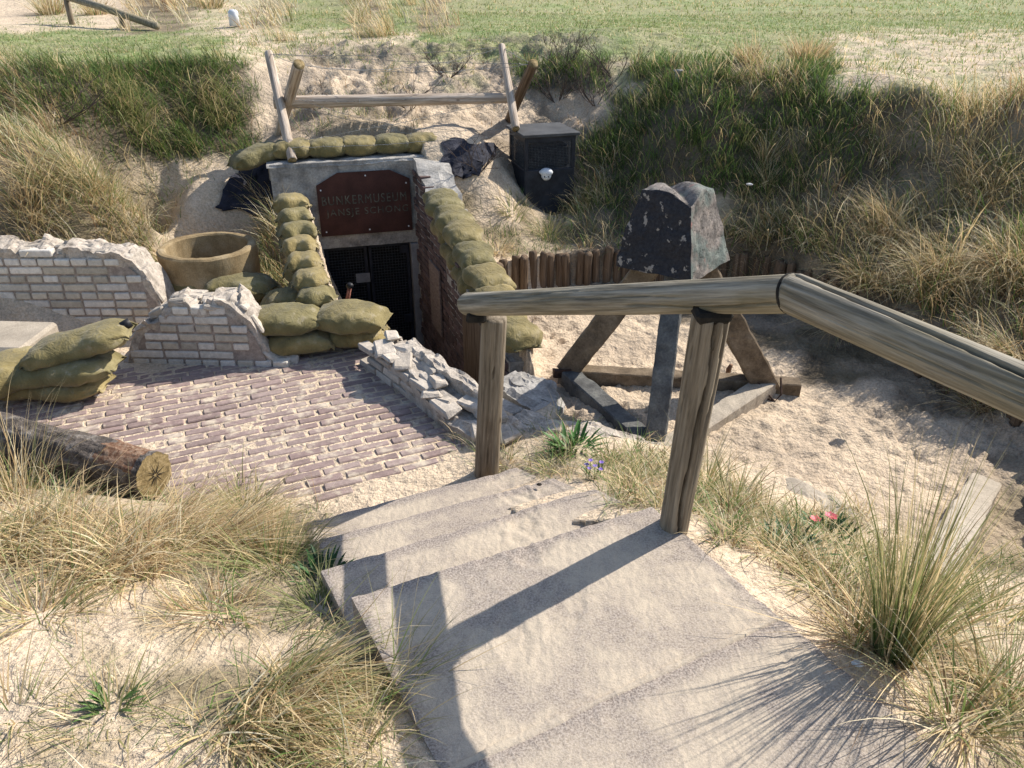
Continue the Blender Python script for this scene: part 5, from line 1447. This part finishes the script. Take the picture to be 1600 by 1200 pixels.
tuft(1575,1090,0,'tuft at the right edge just above the rail post in the corner',100,(.2,.5),.08,.4,.8,*MIX,dead=40)
tuft(1560,960,-.3,'green tuft at the right edge below the palisade end',150,(.12,.35),.12,.45,.9,*GRN)
tuft(1150,790,-.4,'tuft growing right of the tall split post',130,(.12,.34),.07,.4,.9,*MIX,dead=60)
tuft(1100,760,-.3,'thin tuft with long loose stalks directly behind the split post',80,(.2,.42),.04,.3,.8,*MIX)
tuft(1210,860,-.2,'low mixed tuft on the sand between the split post and the pink flowers',130,(.08,.26),.10,.6,.9,*MIX,dead=60)
tuft(1290,915,-.15,'spreading tuft below the pink flowers',140,(.10,.30),.10,.6,.8,*MIX,dead=60)
tuft(780,690,-.5,'short grass tuft at the foot of the lower rail post',90,(.05,.15),.09,.5,.9,*MIX,W=.003)
tuft(990,765,-.3,'grass tuft left of the split post foot, by the steps',120,(.06,.2),.10,.5,.9,*MIX,W=.003,dead=40)
# near left mass
tuft(60,850,-.3,'big straw coloured heap of bent grass at the left edge under the log',720,(.2,.48),.22,.55,1.2,*STR,W=.0058,azm=R(300),azs=1.8,dead=360)
tuft(190,880,-.3,'straw heap of matted grass right of the left edge heap, below the sawn log end',560,(.18,.42),.20,.6,1.3,*STR,W=.0058,azm=R(330),azs=1.9,dead=340)
tuft(20,770,-.4,'tall stalks rising in front of the log at the left edge',170,(.3,.62),.12,.25,.7,*STR)
tuft(330,850,-.33,'brown and straw grass laid flat in long strands toward the steps',640,(.25,.55),.13,1.1,.45,['straw','brown','pale','olive'],[4,3.5,1.5,1],azm=R(5),azs=.45,W=.0052,dead=100)
tuft(250,830,-.4,'second bundle of flattened straw strands behind the first, under the sawn log end',420,(.2,.5),.13,1.0,.5,['straw','brown','pale','olive'],[4,2.5,2,1],azm=R(10),azs=.6)
tuft(385,800,-.45,'fresh green and straw tuft between the paving and the lowest step',260,(.10,.28),.12,.45,.9,*GRN,dead=120)
tuft(430,880,-.33,'dense green tuft against the left side of the steps',420,(.10,.30),.15,.55,.9,['green','dgreen','olive','straw'],[5,2,2,1.4])
tuft(500,950,-.2,'dark green leafy tuft in the shade of the top landing edge',240,(.08,.22),.10,.6,.9,['green','dgreen','olive'],[4,3,1])
tuft(450,1060,-.12,'bristling straw and green bundle fanning to the right at the bottom',560,(.2,.46),.10,.95,.45,['straw','olive','green','brown','pale'],[4,2.4,2.6,1.5,1.4],azm=R(-30),azs=.55,W=.0058,dead=120)
tuft(400,1130,-.08,'second stiff bundle of thick straw stems at the bottom, left of the landing',420,(.2,.42),.11,.95,.4,['straw','olive','green','brown','pale'],[4,2.2,2,1.5,1.4],azm=R(-25),azs=.6,W=.0058,dead=100)
tuft(560,1160,-.03,'loose tuft over the bottom left edge of the slab',110,(.10,.30),.09,.7,.9,*MIX)
tuft(600,1090,-.05,'thin long stalks leaning over the slab edge at the bottom',60,(.2,.5),.06,.6,.6,*GRN,azm=R(10),azs=.8)
tuft(60,960,-.15,'sparse tuft on bare sand at the left edge',140,(.12,.35),.12,.7,.8,*MIX,dead=50)
tuft(170,1120,-.1,'small half green tuft on the open sand at the lower left',110,(.08,.22),.09,.8,.7,*MIX)
tuft(20,1120,-.1,'thin grass tuft at the bottom left corner',90,(.1,.3),.1,.7,.7,*MIX)
tuft(330,960,-.15,'low brownish tuft in the middle of the left sand patch',110,(.08,.24),.12,.8,.8,['brown','straw','olive','green'],[3,3,1.5,1],dead=100)
tuft(985,1035,0,'tiny green sprig growing through the sand on the path slab',26,(.03,.08),.02,.9,.6,['green','olive'],[2,1],W=.003,xyz=(.335,1.54,0))
# mid tufts
tuft(1385,370,0,'bushy straw tuft with reddish upright stalks on the right bank',420,(.3,.62),.13,.35,1.2,*STR,azm=R(180),azs=1.5,W=.006,dead=200)
tuft(1470,440,-.1,'large sprawling straw tuft above the far rail',500,(.3,.65),.18,.7,1.1,*STR,azm=R(200),azs=1.3,W=.006,dead=200)
tuft(1340,450,-.3,'sprawling dry tuft behind the bend of the rail',380,(.25,.55),.16,.7,1.1,*STR,azm=R(215),azs=1.2,W=.0055,dead=150)
tuft(1580,430,.1,'hanging straw tuft at the right edge of the bank',420,(.3,.6),.16,.8,1.0,*STR,azm=R(200),azs=1.2,W=.006,dead=150)
tuft(1570,560,-.2,'spiky straw tuft at the right edge just above the rail',320,(.2,.5),.12,.8,.8,*STR,azm=R(200),azs=1.0,W=.005,dead=120)
tuft(1540,300,.4,'wind combed tuft high on the right bank',380,(.3,.6),.18,.7,1.0,*STR,azm=R(200),azs=1.0,W=.006)
tuft(1180,400,-.35,'pale curling tuft right of the painted block, over the palisade',260,(.15,.42),.12,.7,1.2,*STR,azm=R(190),azs=1.2,W=.005,dead=100)
tuft(780,392,-.38,'pale dry tuft hanging over the start of the palisade',170,(.10,.26),.07,.8,1.0,['straw','pale','olive'],[3,3,1],W=.005,dead=60)
tuft(860,365,-.38,'green tuft in front of the black cabinet',200,(.10,.30),.15,.5,.9,*GRN,W=.005)
tuft(800,330,-.3,'dark green tuft at the left foot of the black cabinet',150,(.10,.26),.10,.5,.8,*GRN,W=.005)
tuft(1195,250,.2,'upright straw tuft in the middle of the green bank',110,(.2,.42),.05,.3,.7,*STR,W=.005)
tuft(1200,290,.1,'small fan shaped dry tuft on the bare ledge of the bank',90,(.15,.36),.03,.5,.5,*STR,W=.005)
tuft(1260,100,.8,'reddish dry tuft, the larger of two standing on the edge of the flat grass',300,(.2,.40),.13,.3,.6,['brown','straw','olive'],[4,3,1],W=.008)
tuft(1170,100,.8,'reddish dry tuft, the smaller of two standing on the edge of the flat grass',160,(.15,.34),.09,.4,.6,['brown','straw','olive'],[4,3,1],W=.008)
tuft(430,360,-.3,'tall pale tuft beside the top of the left sandbag row',150,(.2,.50),.08,.3,.9,*MIX,W=.005)
tuft(258,415,-.5,'grass tuft between the long brick wall end and the concrete ring',240,(.12,.32),.11,.4,.8,*MIX,W=.005)
tuft(425,430,-.45,'green tuft between the concrete ring and the left sandbag row',260,(.12,.36),.12,.5,.9,*GRN,W=.005)
tuft(395,420,-.5,'dark green tuft against the right side of the concrete ring',150,(.12,.30),.08,.5,.8,*GRN,W=.005)
tuft(290,440,-.5,'dry tuft growing in front of the concrete ring',120,(.12,.28),.10,.5,.8,*MIX,W=.005)
tuft(350,425,-.5,'thin straw stalks standing against the ring wall',70,(.15,.30),.10,.2,.6,*STR,W=.004)
tuft(60,320,.0,'large dry tuft behind the left end of the long brick wall',420,(.3,.6),.2,.5,1.0,*STR,azm=R(330),azs=1.4,W=.006,dead=120)
tuft(170,320,.0,'large mixed tuft behind the middle of the long brick wall',380,(.3,.6),.2,.5,1.0,*MIX,azm=R(320),azs=1.4,W=.006,dead=120)
tuft(210,180,.4,'dark green overhanging tuft on the steep left bank',500,(.2,.5),.22,.6,1.1,['green','dgreen','olive','straw'],[5,3,2,1],azm=R(290),azs=1.0,W=.006)
tuft(340,170,.4,'green overhanging tuft nearest the log frame on the left bank',420,(.2,.5),.2,.6,1.1,['green','dgreen','olive','straw'],[5,2,2,2],azm=R(290),azs=1.0,W=.006)
tuft(80,22,1,'round dry tuft at the top left beside the fence',200,(.3,.5),.2,.3,.6,*STR,W=.014)
tuft(150,22,1,'pale dry tuft under the far fence rail',160,(.2,.4),.2,.4,.6,*STR,W=.014)
tuft(330,12,1,'dry tuft left of the white marker post',160,(.25,.5),.2,.4,.7,*STR,W=.014)
tuft(560,35,.8,'straw tuft on the crest above the log frame',120,(.15,.3),.15,.4,.6,*STR,W=.009)
# ------------------------------------------------------------------ twiggy shrubs
def shrub(u, v, z, label, h, n=10, xyz=None):
    p = hit(u, v) or un(u, v, z); p.z = float(tz(np.array([p.x]), np.array([p.y]))[0]); m = MB()
    def br(a, d, L, r, lv):
        pts = [a]; q = a.copy(); dd = d.copy()
        for i in range(4):
            dd = (dd+Vector((random.uniform(-1,1), random.uniform(-1,1), random.uniform(-.6,.8)))*.28).normalized(); q = q+dd*L/4; pts.append(q.copy())
        m.tube(pts, [r, r*.9, r*.8, r*.7, r*.5], 4)
        if lv:
            for k in range(3):
                i = random.randint(1, 4); br(pts[i], (dd+Vector((random.uniform(-1,1), random.uniform(-1,1), random.uniform(-.3,1)))*.9).normalized(), L*.6, r*.6, lv-1)
    for k in range(n):
        a = random.uniform(0, 6.28); br(p+Vector((math.cos(a)*.03, math.sin(a)*.03, -.02)), Vector((math.cos(a), math.sin(a), random.uniform(.3,1.4))).normalized(), h*random.uniform(.6,1), .0045, 2)
    o = m.build('twiggy_shrub', G['twig'], loc=tuple(p)); tag(o, label, 'shrub')
shrub(870,150,.45,'leafless twiggy shrub on the bare slope right of the log frame',.42)
shrub(930,165,.4,'leafless shrub at the left rim of the green bank',.40)
shrub(880,110,.7,'bare twigs under the overhanging turf edge',.35)
shrub(960,120,.65,'dark leafless twigs under the turf edge, right of the others',.38)
shrub(745,268,.05,'grey dry twigs lying before the black sheet right of the bunker',.30, 7)
shrub(700,130,.6,'bare twigs on the bank behind the log crossbar',.3, 8)
shrub(640,175,.45,'low twigs just under the middle of the log crossbar',.25, 7)
shrub(90,190,.5,'dark leafless shrub on the left bank among the tall grass',.45, 9)
shrub(500,180,.4,'small bare shrub behind the left end of the roof sandbags',.22, 6)
# ------------------------------------------------------------------ leafy plants and flowers
def leafy(u, v, z, label, cat, name, n, Lr, Wd, col, flowers=None, spread=.05, lean=(.3,1.3)):
    p = un(u, v, z); p.z = float(tz(np.array([p.x]), np.array([p.y]))[0])
    root = empty(name, p, label, cat); m = MB()
    for i in range(n):
        a = random.uniform(0, 6.28); r = spread*random.random()**.5; b = p+Vector((math.cos(a)*r, math.sin(a)*r, 0)); L = random.uniform(*Lr); ln = random.uniform(*lean); w = Wd*random.uniform(.7,1.2)
        a += random.uniform(-.5,.5); h = Vector((math.cos(a), math.sin(a), 0)); s = Vector((-math.sin(a), math.cos(a), 0)); V = []; q = b.copy(); t_ = random.uniform(.7,1.3)
        for k in range(5):
            f = [ .35, .9, 1, .65, .0][k]; V += [q-s*w*f/2+Vector((0,0,w*.15*f)), q, q+s*w*f/2+Vector((0,0,w*.15*f))]
            an = ln+.5*k/4; q = q+(h*math.sin(an)+Vector((0,0,math.cos(an))))*L/4
        Fs = []
        for k in range(4):
            for j in range(2): Fs.append([k*3+j, k*3+j+1, k*3+j+4, k*3+j+3])
        m.add(V, Fs, tuple(c*t_ for c in col))
    m.build('leaves', G['leaf'], root, smooth=True, col=True)
    if flowers:
        cf, pos, pr = flowers
        for (dx, dy, dz_) in pos:
            c = p+Vector((dx, dy, dz_)); m = MB()
            for k in range(6):
                a = k*1.047+random.uniform(-.2,.2); h = Vector((math.cos(a), math.sin(a), .35)); s = Vector((-math.sin(a), math.cos(a), 0))
                m.add([c, c+h*pr*.6-s*pr*.4, c+h*pr, c+h*pr*.6+s*pr*.4], [[0,1,2,3]], tuple(x*random.uniform(.8,1.2) for x in cf))
            m.tube([c-Vector((0,0,dz_)), c], .0015, 4, c3=(.08,.13,.04)); m.build('flower', G['leaf'], root, col=True)
leafy(897,703,-.5,'bright green rosette plant with strap leaves between the two rail posts','plant','green_plant',75,(.06,.14),.016,(.06,.15,.03),spread=.09)
leafy(926,752,-.36,'small plant with violet flowers beside the steps','flower','violet_flower',24,(.04,.09),.007,(.07,.13,.04),flowers=((.20,.13,.50),[(-.03,0,.07),(-.012,.01,.085),(.005,-.01,.07),(.035,.01,.075),(.03,-.015,.055),(-.02,-.015,.06)],.013),spread=.04,lean=(.1,.9))
leafy(1282,845,-.4,'low green plant with two pink blossoms behind the grassy edge','flower','pink_flower',60,(.04,.10),.013,(.055,.13,.035),flowers=((.62,.10,.14),[(-.03,.02,.07),(.03,.03,.08),(.036,.024,.078)],.024),spread=.10)
leafy(1235,880,-.2,'dark green broad leaved weed in the grass below the pink blossoms','plant','weed',55,(.05,.11),.012,(.04,.10,.03),spread=.08)
leafy(505,905,-.3,'dark green weed pressed against the side of the second tread','plant','weed',60,(.04,.10),.014,(.035,.09,.025),spread=.07)
leafy(180,1110,-.1,'small green broad leaved weed on the sand at the lower left','plant','weed',16,(.05,.10),.012,(.09,.16,.04),spread=.04)
# ------------------------------------------------------------------ light, camera, world
cam = bpy.data.cameras.new('camera'); co_ = bpy.data.objects.new('camera', cam); COL.objects.link(co_)
cam.sensor_width = 36; cam.lens = 36*F/1600; cam.clip_end = 1000; cam.clip_start = .02
co_.location = (0, 0, CZ); co_.rotation_euler = (R(90)-TH, 0, 0); scene.camera = co_
AZX, AZY = .835, .55; EL = R(41)
sd = Vector((AZX*math.cos(EL), AZY*math.cos(EL), math.sin(EL))).normalized()
sun = bpy.data.lights.new('sun', 'SUN'); sun.energy = 5.0; sun.angle = R(.5); sun.color = (1,.935,.835)
so = bpy.data.objects.new('sun', sun); COL.objects.link(so); so.location = (6,4,8)
so.rotation_euler = sd.to_track_quat('Z', 'Y').to_euler()
w = bpy.data.worlds.new('World'); scene.world = w; w.use_nodes = True
nt = w.node_tree; bg = nt.nodes['Background']; sky = nt.nodes.new('ShaderNodeTexSky')
sky.sky_type = 'NISHITA'; sky.sun_disc = False; sky.sun_elevation = EL; sky.sun_rotation = math.atan2(sd.x, sd.y)
nt.links.new(sky.outputs[0], bg.inputs[0]); bg.inputs[1].default_value = .135
vs = scene.view_settings; vs.view_transform = 'Standard'; vs.look = 'None'; vs.gamma = 1; vs.exposure = .46
scene.render.engine = 'CYCLES'; scene.cycles.max_bounces = 5; scene.cycles.diffuse_bounces = 3
